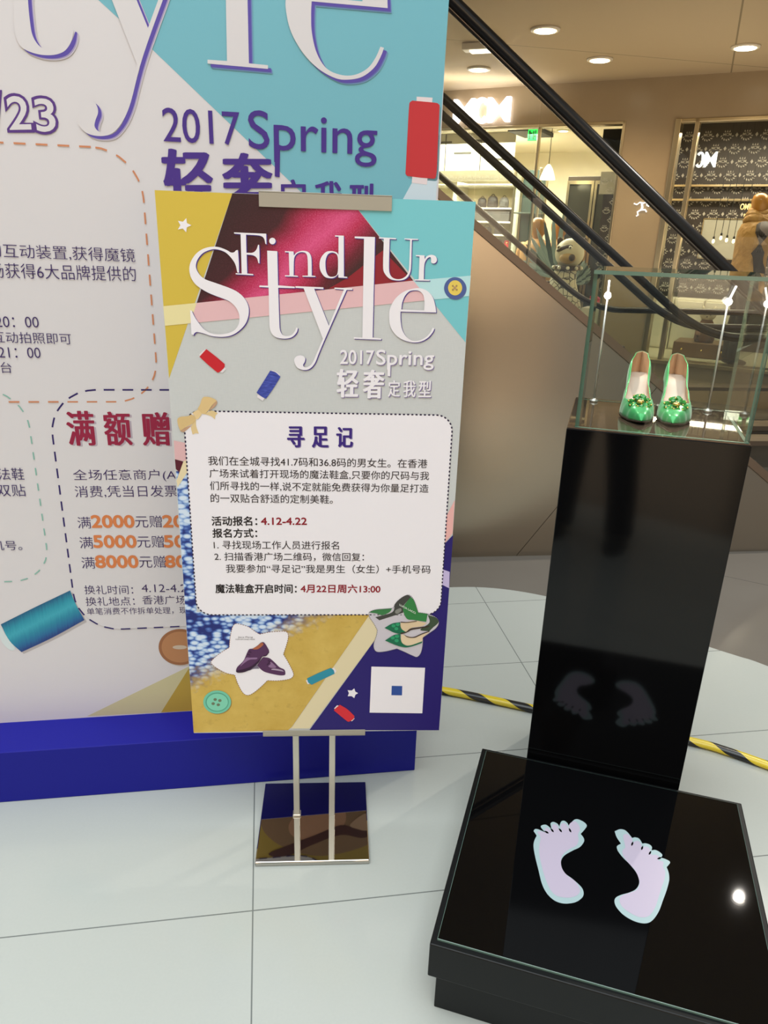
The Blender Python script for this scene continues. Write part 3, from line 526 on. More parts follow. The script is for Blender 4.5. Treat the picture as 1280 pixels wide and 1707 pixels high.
TB=[('thin','的互动装置,获得魔镜',-998.7,-685.6,-1394.6,30.2,3.1),('thin','场获得6大品牌提供的',-1000.9,-687.3,-1353.8,32.1,1.0),('thin','20：00',-1003.3,-911.0,-1242.8,24.1,-0.0),('thin','互动拍照即可',-1015.3,-844.2,-1207.1,25.2,2.8),('thin','21：00',-1006.8,-915.9,-1173.5,24.1,0.2),('thin','台',-1007.5,-983.6,-1139.0,25.4,-0.1),('thin','全场任意商户(A',-876.9,-629.9,-871.4,32.0,3.1),('thin','消费,凭当日发票',-877.8,-629.9,-829.2,31.6,3.2),('thin','换礼时间：',-884.1,-761.7,-556.2,26.1,5.4),('thin','4.12-4.22',-739.8,-606.6,-554.3,22.7,5.8),('thin','换礼地点：',-884.6,-760.5,-522.3,26.2,4.2),('thin','香港广场',-740.6,-628.3,-519.6,26.7,5.2),('thin','单笔消费不作拆单处理，现',-884.9,-627.3,-490.4,21.1,8.8),('thin','法鞋',-1050.5,-991.3,-880.0,31.4,1.0),('thin','双贴',-1059.5,-993.3,-837.9,31.5,1.3),('thin','机号。',-1093.8,-1021.1,-691.1,26.2,2.4),('thin','满',-880.4,-848.5,-747.9,31.7,0.9),('orange','2000',-846.3,-743.1,-749.0,32.7,2.8),('thin','元赠',-740.0,-674.0,-746.6,33.0,1.8),('orange','200',-671.2,-592.0,-745.0,32.3,2.2),('thin','满',-881.5,-849.2,-692.5,32.3,1.0),('orange','5000',-846.9,-742.7,-693.4,33.4,3.4),('thin','元赠',-739.6,-672.9,-690.5,33.6,2.1),('orange','500',-672.2,-592.1,-688.6,33.0,2.6),('thin','满',-882.9,-850.3,-636.0,33.0,1.2),('orange','8000',-848.0,-742.7,-636.6,34.1,3.9),('thin','元赠',-739.5,-672.2,-633.3,34.3,2.5),('orange','800',-673.4,-592.5,-631.0,33.6,3.0),('crim','满',-876.3,-815.5,-993.0,85.2,0.4),('crim','额',-790.4,-729.9,-991.5,83.9,0.4),('crim','赠',-701.7,-639.1,-990.2,83.3,0.4),('bub','/',-957.9,-923.1,-1667.8,83.3,-1.8),('bub','2',-923.6,-869.0,-1669.5,73.7,-2.8),('bub','3',-869.5,-819.0,-1668.0,73.6,-2.6),('navy','2017',-605.1,-442.4,-1662.1,65.9,0.5),('navy','Spring',-423.4,-138.6,-1663.3,78.1,1.3),('navy','轻',-609.1,-508.9,-1550.7,131.5,-4.0),('navy','奢',-479.9,-377.4,-1547.9,132.2,-4.0),('navy','定',-356.0,-298.0,-1526.2,77.8,-2.2),('navy','我',-277.5,-217.0,-1524.8,80.0,-2.2),('navy','型',-200.1,-142.2,-1522.4,80.6,-2.1)]

def multi(sheet, name, parts, parent):
    """one printed picture: several inked shapes in one mesh; parts = (contours, colour, layer[, dx, dy])"""
    bm = NB()
    mats = []
    for p in parts:
        cont, colr, layer = p[:3]
        dx, dy = p[3:5] if len(p) > 3 else (0, 0)
        cs = [[(q.x / 10 + dx, q.y / 10 + dy) for q in smooth_outline(c)] for c in cont]
        me = sheet.mesh_to(fill2d(cs), layer)
        mm = sheet.ink(colr) if isinstance(colr, tuple) else colr
        if mm not in mats:
            mats.append(mm)
        n0 = len(bm.faces)
        bm.from_mesh(me)
        bm.faces.ensure_lookup_table()
        for f in bm.faces[n0:]:
            f.material_index = mats.index(mm)
        bpy.data.meshes.remove(me)
    me = bpy.data.meshes.new(name)
    bm.to_mesh(me)
    bm.free()
    return link_mesh(name, me, mats, parent)


# ================================================================== THE SETTING
def seamless_floor(name, c0, c1, rough, joint, rot, tx, ty, ox, oy, jw):
    m, nt, b = nodes_of(name, rough, 0.5)
    v = objco(nt)
    mp = nd(nt, 'ShaderNodeMapping')
    mp.vector_type = 'TEXTURE'
    mp.inputs['Rotation'].default_value = (0, 0, R(rot))
    nt.links.new(v, mp.inputs[0])
    s = sep(nt, mp.outputs[0])
    masks = []
    for ax, t, o in ((0, tx, ox), (1, ty, oy)):
        a = math_n(nt, 'DIVIDE', math_n(nt, 'SUBTRACT', s[ax], o), t)
        fr = math_n(nt, 'FRACT', math_n(nt, 'ADD', a, 0.5))
        dist = math_n(nt, 'MULTIPLY', math_n(nt, 'ABSOLUTE', math_n(nt, 'SUBTRACT', fr, 0.5)), t)
        masks.append(math_n(nt, 'LESS_THAN', dist, jw))
    mk = math_n(nt, 'MAXIMUM', masks[0], masks[1])
    n = noise(nt, v, 2.2, 4)
    n2 = noise(nt, v, 160, 2)
    base = mixc(nt, n, c0, c1)
    base = mixc(nt, math_n(nt, 'MULTIPLY', n2, 0.12), base, (c0[0] * .6, c0[1] * .6, c0[2] * .6, 1))
    nt.links.new(mixc(nt, mk, base, joint), b.inputs['Base Color'])
    bump(nt, b, math_n(nt, 'SUBTRACT', 1.0, mk), 0.25, 0.002)
    return m


floor_white = seamless_floor('white_stone_tile', C3((194, 197, 190)), C3((187, 190, 182)), 0.16, C3((120, 124, 120)), 9.5, 0.963, 0.474, -0.06, 1.275, 0.0016)
floor_grey = seamless_floor('grey_stone_tile', C3((124, 118, 110)), C3((114, 107, 99)), 0.14, C3((72, 70, 68)), -28, 0.8, 0.8, 0.2, 0.35, 0.0016)

curve = [(-1.0, -0.86), (-1.9, -0.3), (-2.6, 0.45), (-2.75, 1.2), (-2.2, 1.95), (-1.2, 2.35), (-0.5, 2.74), (0.0, 2.90), (0.304, 2.945), (0.439, 2.955), (0.57, 2.938), (0.709, 2.892), (0.86, 2.815), (1.07, 2.67), (1.283, 2.495), (1.365, 2.435), (1.447, 2.37), (1.75, 2.05), (2.05, 1.55), (2.2, 0.9), (2.0, 0.1), (1.5, -0.5), (0.8, -0.85), (-0.1, -0.98)]
fine = []
for i in range(len(curve)):          # closed outline of the white tile island
    p0, p1, p2, p3 = (Vector(curve[(i + k) % len(curve)]) for k in (-1, 0, 1, 2))
    for k in range(4):
        t = k / 4
        fine.append(0.5 * ((2 * p1) + (p2 - p0) * t + (2 * p0 - 5 * p1 + 4 * p2 - p3) * t * t + (3 * p1 - p0 - 3 * p2 + p3) * t**3))
bm = NB()
near = [bm.verts.new((p.x, p.y, 0)) for p in fine]
bm.faces.new(near)
struct('floor', bm, floor_white)
bm = NB()
N = len(fine)
ins = [bm.verts.new((p.x, p.y, 0)) for p in fine]
c0 = Vector((-0.2, 1.0))
ring = []
for p in fine:
    d = (p - c0).normalized()
    k = min(abs((13 if d.x > 0 else 7.2) / d.x) if abs(d.x) > 1e-5 else 99, abs((16 if d.y > 0 else 8.0) / d.y) if abs(d.y) > 1e-5 else 99)
    ring.append(bm.verts.new((c0.x + d.x * k, c0.y + d.y * k, 0)))
for i in range(N):
    bm.faces.new((ins[i], ins[(i + 1) % N], ring[(i + 1) % N], ring[i]))
for cx, cy in ((13, 16), (13, -8), (-7.2, 16), (-7.2, -8)):      # square off the outer corners
    i = min(range(N), key=lambda q: 99 if (ring[q].co.x - c0.x) * cx < 0 or (ring[q].co.y - c0.y) * cy < 0 else -1 if (abs(abs(ring[q].co.x - c0.x) - abs(cx)) < 1e-3) != (abs(abs(ring[(q + 1) % N].co.x - c0.x) - abs(cx)) < 1e-3) else 50)
    j = (i + 1) % N
    v = bm.verts.new((c0.x + cx, c0.y + cy, 0))
    bm.faces.new((ring[i], ring[j], v))
struct('floor_grey', bm, floor_grey)


# ceiling over the shop walkway, open above the escalators
m, nt, b = nodes_of('ceiling_paint', 0.7, 0.3)
v = objco(nt)
mp = nd(nt, 'ShaderNodeMapping')
mp.vector_type = 'TEXTURE'
mp.inputs['Rotation'].default_value = (0, 0, R(12))
nt.links.new(v, mp.inputs[0])
s = sep(nt, mp.outputs[0])
mk = None
s0 = sep(nt, v)
cross = math_n(nt, 'SUBTRACT', math_n(nt, 'MULTIPLY', s0[0], 0.93), math_n(nt, 'MULTIPLY', s0[1], 0.367))
for src, t, o in ((cross, 4.2, -0.009), (s[1], 2.4, 4.0)):
    fr = math_n(nt, 'FRACT', math_n(nt, 'ADD', math_n(nt, 'DIVIDE', math_n(nt, 'SUBTRACT', src, o), t), 0.5))
    q = math_n(nt, 'LESS_THAN', math_n(nt, 'MULTIPLY', math_n(nt, 'ABSOLUTE', math_n(nt, 'SUBTRACT', fr, 0.5)), t), 0.006)
    mk = q if mk is None else math_n(nt, 'MAXIMUM', mk, q)
nt.links.new(mixc(nt, mk, C3((204, 184, 150)), C3((150, 134, 106))), b.inputs['Base Color'])
ceil_m = m
bm = NB()
prism(bm, [(-0.75, 2.75), (12, 2.75), (12, 14), (-7, 14), (-7, 7.4), (-0.75, 7.4)], 2.90, 3.15, 'z')
struct('ceiling', bm, ceil_m)

# ------------------------------------------------------------------ shop front, in its own frame (x along, y into the shop)
FR = Matrix.Translation((0, 9.0, 0)) @ Matrix.Rotation(R(-28), 4, 'Z')


def fbox(bm, x0, x1, y0, y1, z0, z1, bev=0.0):
    return box(bm, x0, x1, y0, y1, z0, z1, bev, FR)


def FP(x, y, z):
    return tuple(FR @ Vector((x, y, z)))


stone = nodes_of('beige_stone', 0.25, 0.5)
v = objco(stone[1])
n = noise(stone[1], v, 3, 4)
stone[1].links.new(mixc(stone[1], n, C3((176, 156, 126)), C3((162, 142, 112))), stone[2].inputs['Base Color'])
stone = stone[0]
champagne = mat('champagne_metal', (214, 196, 158), 0.28, 1.0)
cream = mat('cream_paint', (230, 222, 200), 0.6)
white_gloss = mat('white_lacquer', (236, 230, 214), 0.3)
dark_void = mat('void_black', (18, 16, 14), 0.6)

bm = NB()
fbox(bm, -4.0, 8.0, 0.0, 0.30, 2.55, 2.90)            # header band
fbox(bm, 2.46, 2.915, 0.0, 0.30, 0.0, 2.55)           # pier between the two fronts
fbox(bm, 2.915, 8.0, 0.0, 0.30, 0.0, 0.34)            # stall riser
fbox(bm, -4.0, -2.4, 0.0, 0.30, 0.0, 2.55)
struct('wall_front', bm, stone)
bm = NB()
fbox(bm, -4.0, 8.0, 4.2, 4.3, 0.0, 2.9)
fbox(bm, -4.1, -4.0, 0.0, 4.3, 0.0, 2.9)
fbox(bm, 8.0, 8.1, 0.0, 4.3, 0.0, 2.9)
struct('wall_back', bm, cream)
bm = NB()
fbox(bm, -4.0, 8.0, 0.30, 4.2, 2.74, 2.80)
struct('ceiling_shop', bm, cream)
bm = NB()
fbox(bm, -4.0, 2.55, 0.05, 4.2, 0.001, 0.012)
struct('floor_shop', bm, mat('cream_shop_floor', (226, 214, 188), 0.2))
bm = NB()
fbox(bm, 2.55, 2.62, 0.3, 4.2, 0.0, 2.74)
struct('wall_partition', bm, cream)
bm = NB()
fbox(bm, 2.915, 2.965, -0.03, 0.14, 0.34, 2.55, .004)
fbox(bm, 3.085, 3.125, -0.01, 0.10, 0.34, 2.55, .004)
fbox(bm, 5.9, 5.95, -0.01, 0.10, 0.34, 2.55, .004)
fbox(bm, 2.915, 8.0, -0.05, 0.14, 0.34, 0.375, .004)
fbox(bm, 2.915, 8.0, -0.01, 0.10, 2.52, 2.55, .004)
struct('trim_1', bm, champagne)
bm = NB()
fbox(bm, -2.4, 2.46, -0.01, 0.05, 2.525, 2.55, .003)
fbox(bm, 2.435, 2.462, -0.01, 0.06, 0.0, 2.55, .003)
fbox(bm, 1.60, 1.625, 0.02, 0.06, 0.0, 2.525, .002)
struct('trim_2', bm, champagne)
shop_glass = glass_mat('shop_glass', (0.93, 0.95, 0.92, 1), 1.5)
bm = NB()
fbox(bm, -2.4, 2.435, 0.035, 0.045, 0.02, 2.525)
struct('window_1', bm, shop_glass)
bm = NB()
fbox(bm, 2.965, 5.9, 0.035, 0.045, 0.375, 2.52)
struct('window_2', bm, shop_glass)
bm = NB()
fbox(bm, -2.3, 0.70, 1.86, 1.90, 2.30, 2.735)
struct('wall_bulkhead', bm, mat('grey_white_panel', (186, 180, 168), 0.5))
bm = NB()
for x in (-1.75, -1.25, -0.75, -0.25, 0.25):
    fbox(bm, x, x + 0.008, 1.852, 1.8595, 2.30, 2.735)
for x, z in ((-1.6, 2.42), (-1.1, 2.52), (-0.62, 2.44), (-0.12, 2.50), (0.36, 2.42), (-0.4, 2.63), (0.10, 2.64)):
    fbox(bm, x, x + 0.24, 1.850, 1.8595, z, z + 0.022)
struct('trim_5', bm, mat('panel_slot', (70, 66, 60), 0.6))
# solid boxes painted near-black to stand for dark voids in the open shop
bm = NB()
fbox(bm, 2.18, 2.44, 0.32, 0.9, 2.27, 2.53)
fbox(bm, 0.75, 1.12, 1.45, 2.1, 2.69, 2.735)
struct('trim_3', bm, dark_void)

# atrium wall far behind the photographer (seen only in reflections)
bm = NB()
box(bm, -7, 6, -7.1, -7.0, 0, 4.2)
struct('wall_atrium', bm, mat('atrium_wall_paint', (214, 190, 154), 0.6))
bm = NB()
for x in (-5.4, -2.6, 0.2, 3.0):
    box(bm, x, x + 2.5, -6.99, -6.97, 0.72, 2.2)
struct('glow_panels', bm, mat('warm_glow_panel', (255, 222, 178), 0.4, emit=(255, 226, 192), es=2.2))  # unseen glowing panels added to brighten what the escalator steel reflects

# ================================================================== ESCALATORS
ES = (0.343, 3.275, 0.0)
ERZ = R(7.35)
m, nt, b = nodes_of('brushed_steel', 0.28, 0.5, 1.0)
mp = nd(nt, 'ShaderNodeMapping')
mp.inputs['Rotation'].default_value = (0, R(35), 0)
mp.inputs['Scale'].default_value = (4, 1, 420)
nt.links.new(objco(nt), mp.inputs[0])
w = noise(nt, mp.outputs[0], 1, 3)
nt.links.new(mixc(nt, w, C3((176, 164, 148)), C3((168, 156, 140))), b.inputs['Base Color'])
b.inputs['Roughness'].default_value = 0.25
bump(nt, b, noise(nt, objco(nt), 1.6, 1), 0.12, 0.05)      # slight waviness of the sheet
clad_m = m
rubber = mat('black_rubber', (26, 24, 24), 0.32)
rubber_old = mat('dark_brown_rubber', (44, 36, 32), 0.35)
trim_m = mat('bronze_trim', (132, 112, 94), 0.4, 0.6)
guide_m = mat('handrail_guide', (120, 112, 104), 0.3, 1.0)
bal_glass = glass_mat('balustrade_glass', (0.95, 0.96, 0.95, 1), 1.45)
SL = 0.7133                       # rise per run


def deck_z(s):
    return 1.485 - SL * s


def hand_z(s):
    return 2.205 - SL * s


def rail_path(off, s0, s1, z_end, end=True):
    """handrail: down the slope, easing level, then round the newel"""
    pts = []
    s = s0
    sl = s1
    while s < sl - 1e-6:
        pts.append((s, off, hand_z(s)))
        s += 0.15
    zl = hand_z(sl)
    # ease from slope to level
    for k in range(0, 9):
        t = k / 8
        pts.append((sl + 0.5 * t, off, zl - SL * (0.5 * t - 0.25 * t * t)))
    ze = pts[-1][2]
    xe = pts[-1][0]
    for k in range(1, 5):
        pts.append((xe + 0.40 * k, off, ze))
    xe += 1.60
    if end:
        for k in range(1, 10):
            a = math.pi * k / 9
            pts.append((xe + 0.28 * math.sin(a), off, ze - 0.28 + 0.28 * math.cos(a)))
    return pts


def balustrade(parent, off, s0, s1, rub, zoff=0.0, th=1.0):
    pts = [(x, y, z + zoff) for x, y, z in rail_path(off, s0, s1, 0)]
    bm = NB()
    tube(bm, pts, 0.030 * th, 14, True, 1.30, 0.92, (0, 0, 1))
    h = obj('handrail', bm, rub, parent, True)
    bm = NB()
    tube(bm, [(x, y, z - 0.029 * th) for x, y, z in pts[:-10]], 0.012 * th, 8, True, 1.4, 0.7)
    obj('guide_rail', bm, guide_m if th == 1.0 else rub, h, True)
    # glass: panels between deck and handrail
    s = s0
    end = s1 + 2.0
    prof = [(x, z - 0.032) for x, y, z in pts[:-9]]

    def top(q):
        for (a, za), (c, zc) in zip(prof, prof[1:]):
            if a <= q <= c:
                return za + (zc - za) * (q - a) / (c - a)
        return prof[-1][1]
    while s < end - 0.05:
        e = min(s + 1.22, end)
        n = 10
        xs = [s + 0.004 + (e - s - 0.008) * k / n for k in range(n + 1)]
        out = [(x, top(x)) for x in xs] + [(x, max(deck_z(x), 0.30) + zoff - 0.01) for x in xs[::-1]]
        bm = NB()
        prism(bm, out, off - 0.005, off + 0.005)
        obj('glass_panel', bm, bal_glass, parent)
        s = e


def escalator(label, off0, off1, s0, s1, rub, near_clad=True):
    r_ = thing('escalator', label, 'escalator', ES, ERZ)
    # side cladding in panels, seams square to the slope
    if near_clad:
        cuts = [-2.6, -1.35, 0.317, 2.0, 4.4]
        k = 1 / SL
        for a, c in zip(cuts, cuts[1:]):
            def seam(s_, z):
                return s_ + z / (k * 1.017) if abs(s_) < 4.0 and s_ > -2.5 else s_
            za, zc = None, None
            pa = [(seam(a, 0) + 0.0015, 0.0), (seam(c, 0) - 0.0015, 0.0)]
            # top ends: intersect the seam with the deck line
            def hit(s_):
                if s_ in (-2.6, 4.4):
                    return (s_, max(deck_z(s_), 0.26))
                z = (1.485 - SL * s_) / (1 + SL * SL / 1.017)
                z = max(z, 0.26)
                return (s_ + z * SL / 1.017, z)
            ha, hc = hit(a), hit(c)
            top_ = [hc] if hc[1] > 0.262 else [hc, (1.7173, 0.26)] if ha[1] > 0.262 else [hc]
            out = pa + [(hc[0] - 0.0015, hc[1])] + [q for q in top_[1:]] + [(ha[0] + 0.0015, ha[1])]
            bm = NB()
            prism(bm, out, off0, off0 + 0.03)
            obj('side_panel', bm, clad_m, r_)
    for o, inner in ((off0, 1), (off1, -1)):
        bm = NB()
        lo, w_ = (o - 0.012, 0.17) if inner > 0 else (o - 0.12, 0.17)
        prism(bm, [(-2.6, deck_z(-2.6)), (1.70, deck_z(1.70)), (4.4, 0.272), (4.4, 0.30), (1.72, deck_z(1.70) + 0.032), (-2.6, deck_z(-2.6) + 0.028)], lo, lo + w_)
        obj('deck_trim', bm, trim_m, r_)
    # steps between the decks
    bm = NB()
    st = 0.40
    s = -2.4
    while s < 1.9:
        z = deck_z(s) - 0.20
        if z < 0.02:
            break
        box(bm, s, s + st, off0 + 0.17, off1 - 0.14, max(z - 0.285, -0.0), z)
        s += st
    obj('steps', bm, mat('step_metal', (92, 88, 84), 0.45, 0.8), r_)
    bm = NB()
    box(bm, 1.7, 4.4, off0 + 0.17, off1 - 0.14, 0.002, 0.02)
    obj('landing_plate', bm, mat('step_metal', (92, 88, 84), 0.45, 0.8), r_)
    balustrade(r_, off0 + 0.075, s0, s1, rub, 0, 1.0 if off0 < 1 else 0.78)
    balustrade(r_, off1, s0, s1, rub, -0.02, 0.78)
    return r_


escalator('nearer escalator with broad brushed steel side and thick black handrail', 0.0, 1.15, -2.19, 1.50, rubber)
escalator('farther escalator with dark brown handrails, between the steel sided one and the shops', 1.44, 2.95, -2.5, 1.50, rubber_old)
# ================================================================== POSTER STAND
KP = 1.16
steel = mat('satin_steel', (212, 206, 192), 0.34, 0.85)
mirror_steel = mat('mirror_steel', (196, 190, 182), 0.03, 1.0)
ps = thing('poster_stand', 'steel floor stand holding the tall colourful poster with the white text panel', 'sign stand', (-0.157, 1.523, 0), R(4))
bm = NB()
box(bm, -0.140, 0.140, -0.142, 0.136, 0.0, 0.013, 0.0025)
obj('base_plate', bm, mirror_steel, ps)
for x in (-0.046, 0.046):
    bm = NB()
    box(bm, x - 0.0078, x + 0.0078, 0.0095, 0.0235, 0.012, 1.515, 0.0015)
    po = obj('pole', bm, steel, ps)
    if x < 0:
        bm = NB()
        box(bm, x - 0.0105, x + 0.0105, 0.0065, 0.0265, 0.013, 0.019, 0.002)
        obj('collar', bm, steel, po)
rail_m = mat('dull_aluminium', (172, 166, 152), 0.5, 0.25)
for nm, x0, x1, z0, z1 in (('top_rail', -0.101, 0.153, 1.497, 1.524), ('bottom_rail', -0.126, 0.128, 0.278, 0.2935)):
    bm = NB()
    box(bm, x0, x1, -0.0032, -0.0008, z0, z1, 0.0004)
    box(bm, x0, x1, 0.0052, 0.0092, z0, z1, 0.0006)
    if nm == 'top_rail':
        box(bm, x0, x1, -0.0032, 0.0092, z1 - 0.002, z1 + 0.001, 0.0004)
    else:
        box(bm, x0, x1, -0.0032, 0.0092, z0 - 0.001, z0 + 0.002, 0.0004)
    obj(nm, bm, rail_m, ps)
P = Sheet(-0.2955, 0.0, 1.5195, KP)
PW, PH = 611, 1232
m, nt, b = nodes_of('poster_grey_cloth', 0.5, 0.3)
v = objco(nt)
mp = nd(nt, 'ShaderNodeMapping')
mp.inputs['Scale'].default_value = (900, 40, 60)
nt.links.new(v, mp.inputs[0])
mp2 = nd(nt, 'ShaderNodeMapping')
mp2.inputs['Scale'].default_value = (60, 40, 900)
nt.links.new(v, mp2.inputs[0])
w1 = noise(nt, mp.outputs[0], 1, 2)
w2 = noise(nt, mp2.outputs[0], 1, 2)
nt.links.new(mixc(nt, math_n(nt, 'MULTIPLY', math_n(nt, 'ADD', w1, w2), 0.5), C3((186, 188, 188), KP), C3((206, 207, 206), KP)), b.inputs['Base Color'])
bm = NB()
box(bm, P.o.x, P.o.x + PW / 1000, 0.0, 0.005, P.o.z - PH / 1000, P.o.z)
pp = obj('poster_panel', bm, m, ps)

# satin cloth picture
m, nt, b = nodes_of('print_satin', 0.45, 0.3)
s = sep(nt, objco(nt))
uu = math_n(nt, 'MULTIPLY', math_n(nt, 'SUBTRACT', s[0], P.o.x), 0.70)
vv = math_n(nt, 'MULTIPLY', math_n(nt, 'SUBTRACT', P.o.z, s[2]), 0.71)
t = math_n(nt, 'ADD', uu, vv)
wob = math_n(nt, 'MULTIPLY', math_n(nt, 'SUBTRACT', noise(nt, objco(nt), 9, 2), 0.5), 0.05)
t = math_n(nt, 'DIVIDE', math_n(nt, 'ADD', t, wob), 0.40)
col = ramp(nt, t, [(0.30, C3((50, 28, 32), KP)), (0.485, C3((62, 28, 34), KP)), (0.525, C3((112, 26, 44), KP)), (0.60, C3((178, 36, 80), KP)), (0.665, C3((208, 72, 122), KP)), (0.74, C3((178, 34, 74), KP)), (0.84, C3((98, 28, 40), KP)), (0.90, C3((62, 34, 36), KP))])
sp = ramp(nt, noise(nt, objco(nt), 420, 3, 0.7), [(0.45, (0, 0, 0, 1)), (0.85, (1, 1, 1, 1))])
nt.links.new(mixc(nt, math_n(nt, 'MULTIPLY', math_n(nt, 'MULTIPLY', sp, 0.9), sep(nt, col)[0], True), col, C3((235, 130, 170), KP)), b.inputs['Base Color'])
satin = m

# knit and sand picture of the lower half
m, nt, b = nodes_of('print_knit_and_sand', 0.45, 0.3)
v = objco(nt)
s = sep(nt, v)
mp = nd(nt, 'ShaderNodeMapping')
mp.inputs['Scale'].default_value = (56, 56, 96)
mp.inputs['Rotation'].default_value = (0, R(8), 0)
nt.links.new(v, mp.inputs[0])
vo = nd(nt, 'ShaderNodeTexVoronoi')
vo.inputs['Scale'].default_value = 1.0
vo.inputs['Randomness'].default_value = 0.85
nt.links.new(mp.outputs[0], vo.inputs['Vector'])
kn = math_n(nt, 'ADD', math_n(nt, 'MULTIPLY', vo.outputs['Distance'], 1.0), math_n(nt, 'MULTIPLY', math_n(nt, 'SUBTRACT', noise(nt, v, 6, 3), 0.5), 0.9))
knit = ramp(nt, kn, [(0.30, C3((206, 219, 236), KP)), (0.50, C3((146, 176, 218), KP)), (0.62, C3((70, 100, 172), KP)), (0.78, C3((34, 44, 112), KP))])
sn = noise(nt, v, 14, 5, 0.6)
sn2 = ramp(nt, noise(nt, v, 45, 3, 0.6), [(0.30, (1, 1, 1, 1)), (0.42, (0, 0, 0, 1))])
sand = ramp(nt, sn, [(0.3, C3((206, 176, 92), KP)), (0.7, C3((190, 156, 70), KP))])
sand = mixc(nt, math_n(nt, 'MULTIPLY', sn2, 0.25), sand, C3((150, 116, 50), KP))
uu = math_n(nt, 'MULTIPLY', math_n(nt, 'SUBTRACT', s[0], P.o.x), 0.62)
vv = math_n(nt, 'SUBTRACT', P.o.z, s[2])
edge = math_n(nt, 'SUBTRACT', math_n(nt, 'ADD', uu, vv), 1.083)
edge = math_n(nt, 'ADD', math_n(nt, 'MULTIPLY', edge, 14), math_n(nt, 'ADD', 0.5, math_n(nt, 'MULTIPLY', math_n(nt, 'SUBTRACT', noise(nt, v, 60, 3), 0.5), 1.2)), True)
nt.links.new(mixc(nt, edge, knit, sand), b.inputs['Base Color'])
knit_sand = m

WHITE = (233, 228, 233)
P.shape('printed_panel', GP['yellow'], (205, 178, 70), 1, pp)
P.shape('printed_panel', GP['cyan'], (116, 192, 200), 1, pp)
P.shape('printed_satin', GP['satin'], satin, 1, pp)
P.shape('printed_panel', GP['red'], (140, 34, 46), 2, pp)
P.shape('printed_panel', GP['pink'], (222, 180, 184), 3, pp)
P.shape('printed_panel', GP['paleyellow'], (226, 214, 160), 3, pp)
P.shape('printed_panel', GP['palecyan'], (180, 218, 222), 3, pp)
P.shape('printed_knit_and_sand', GP['ground'], knit_sand, 1, pp)
P.shape('printed_panel', GP['pink3'], (214, 172, 174), 2, pp)
P.shape('printed_panel', GP['maroon'], (84, 26, 42), 2, pp)
P.shape('printed_panel', GP['blue'], (38, 26, 104), 2, pp)
P.shape('printed_panel', GP['cream'], (218, 204, 168), 3, pp)
P.shape('printed_panel', GP['cream2'], (222, 206, 168), 3, pp)
P.shape('printed_panel', GP['pink2'], (226, 172, 168), 3, pp)
P.shape('printed_panel', GP['lilac'], (192, 178, 216), 3, pp)
card = rrect(26.5, 421.5, 594, 902, 36)
P.shape('printed_card', [[(x * 10, y * 10, 1) for x, y in card]], WHITE, 4, pp)
P.dashes('printed_stitching', card + [card[0]], 4.6, 4.4, 3.2, (44, 34, 62), 5, pp)
SH = (74, 52, 138)
for k in ('S', 't', 'y', 'l', 'e', 'F', 'idot', 'n', 'd', 'U', 'r'):
    multi(P, 'printed_letter', [(GP[k], SH, 6, 1.7, 1.5), (GP[k], WHITE, 8)], pp)
P.shape('printed_star', GP['star1'], WHITE, 4, pp)
P.shape('printed_star', GP['star2'], WHITE, 4, pp)
CAPC = (226, 218, 222)
multi(P, 'printed_spool', [(GP['rcap1'], CAPC, 4), (GP['rcap2'], CAPC, 4), (GP['rspool'], (196, 34, 46), 5)], pp)
m, nt, b = nodes_of('print_blue_thread', 0.45, 0.3)
mp = nd(nt, 'ShaderNodeMapping')
mp.inputs['Rotation'].default_value = (0, R(-34), 0)
mp.inputs['Scale'].default_value = (70, 1, 700)
nt.links.new(objco(nt), mp.inputs[0])
nt.links.new(ramp(nt, noise(nt, mp.outputs[0], 1, 3), [(0.3, C3((34, 40, 120), KP)), (0.7, C3((82, 98, 190), KP))]), b.inputs['Base Color'])
multi(P, 'printed_spool', [(GP['bcap1'], CAPC, 4), (GP['bcap2'], CAPC, 4), (GP['bspool'], m, 5)], pp)
multi(P, 'printed_spool', [(GP['tcap1'], CAPC, 4), (GP['tcap2'], CAPC, 4), (GP['tspool'], (46, 138, 160), 5)], pp)
multi(P, 'printed_spool', [(GP['r2cap1'], CAPC, 4), (GP['r2cap2'], CAPC, 4), (GP['rspool2'], (206, 44, 54), 5)], pp)
multi(P, 'printed_button', [(GP['btn_y0'], (92, 106, 150), 4, 1.2, 1.4), (GP['btn_y0'], (74, 92, 148), 5), (GP['btn_y1'], (222, 196, 92), 6)] + [(GP['btn_yh%d' % i], (150, 124, 60), 7) for i in range(4)] + [(GP['btn_yx'], (176, 140, 110), 8)], pp)
multi(P, 'printed_button', [(GP['btn_g0'], (150, 120, 62), 4, 1.4, 1.8), (GP['btn_g0'], (112, 190, 162), 5), (GP['btn_gr'], (84, 160, 134), 6), (GP['btn_g1'], (124, 200, 172), 7)] + [(GP['btn_gh%d' % i], (104, 118, 92), 8) for i in range(4)], pp)
multi(P, 'printed_bow', [(GP['bow_t1'], (218, 192, 142), 6), (GP['bow_t2'], (218, 192, 142), 6), (GP['bow_i1'], (190, 152, 122), 6), (GP['bow_i2'], (190, 152, 122), 6), (GP['bow_l1'], (216, 186, 132), 7), (GP['bow_l2'], (210, 180, 126), 7), (GP['bow_k'], (224, 196, 146), 8)], pp)
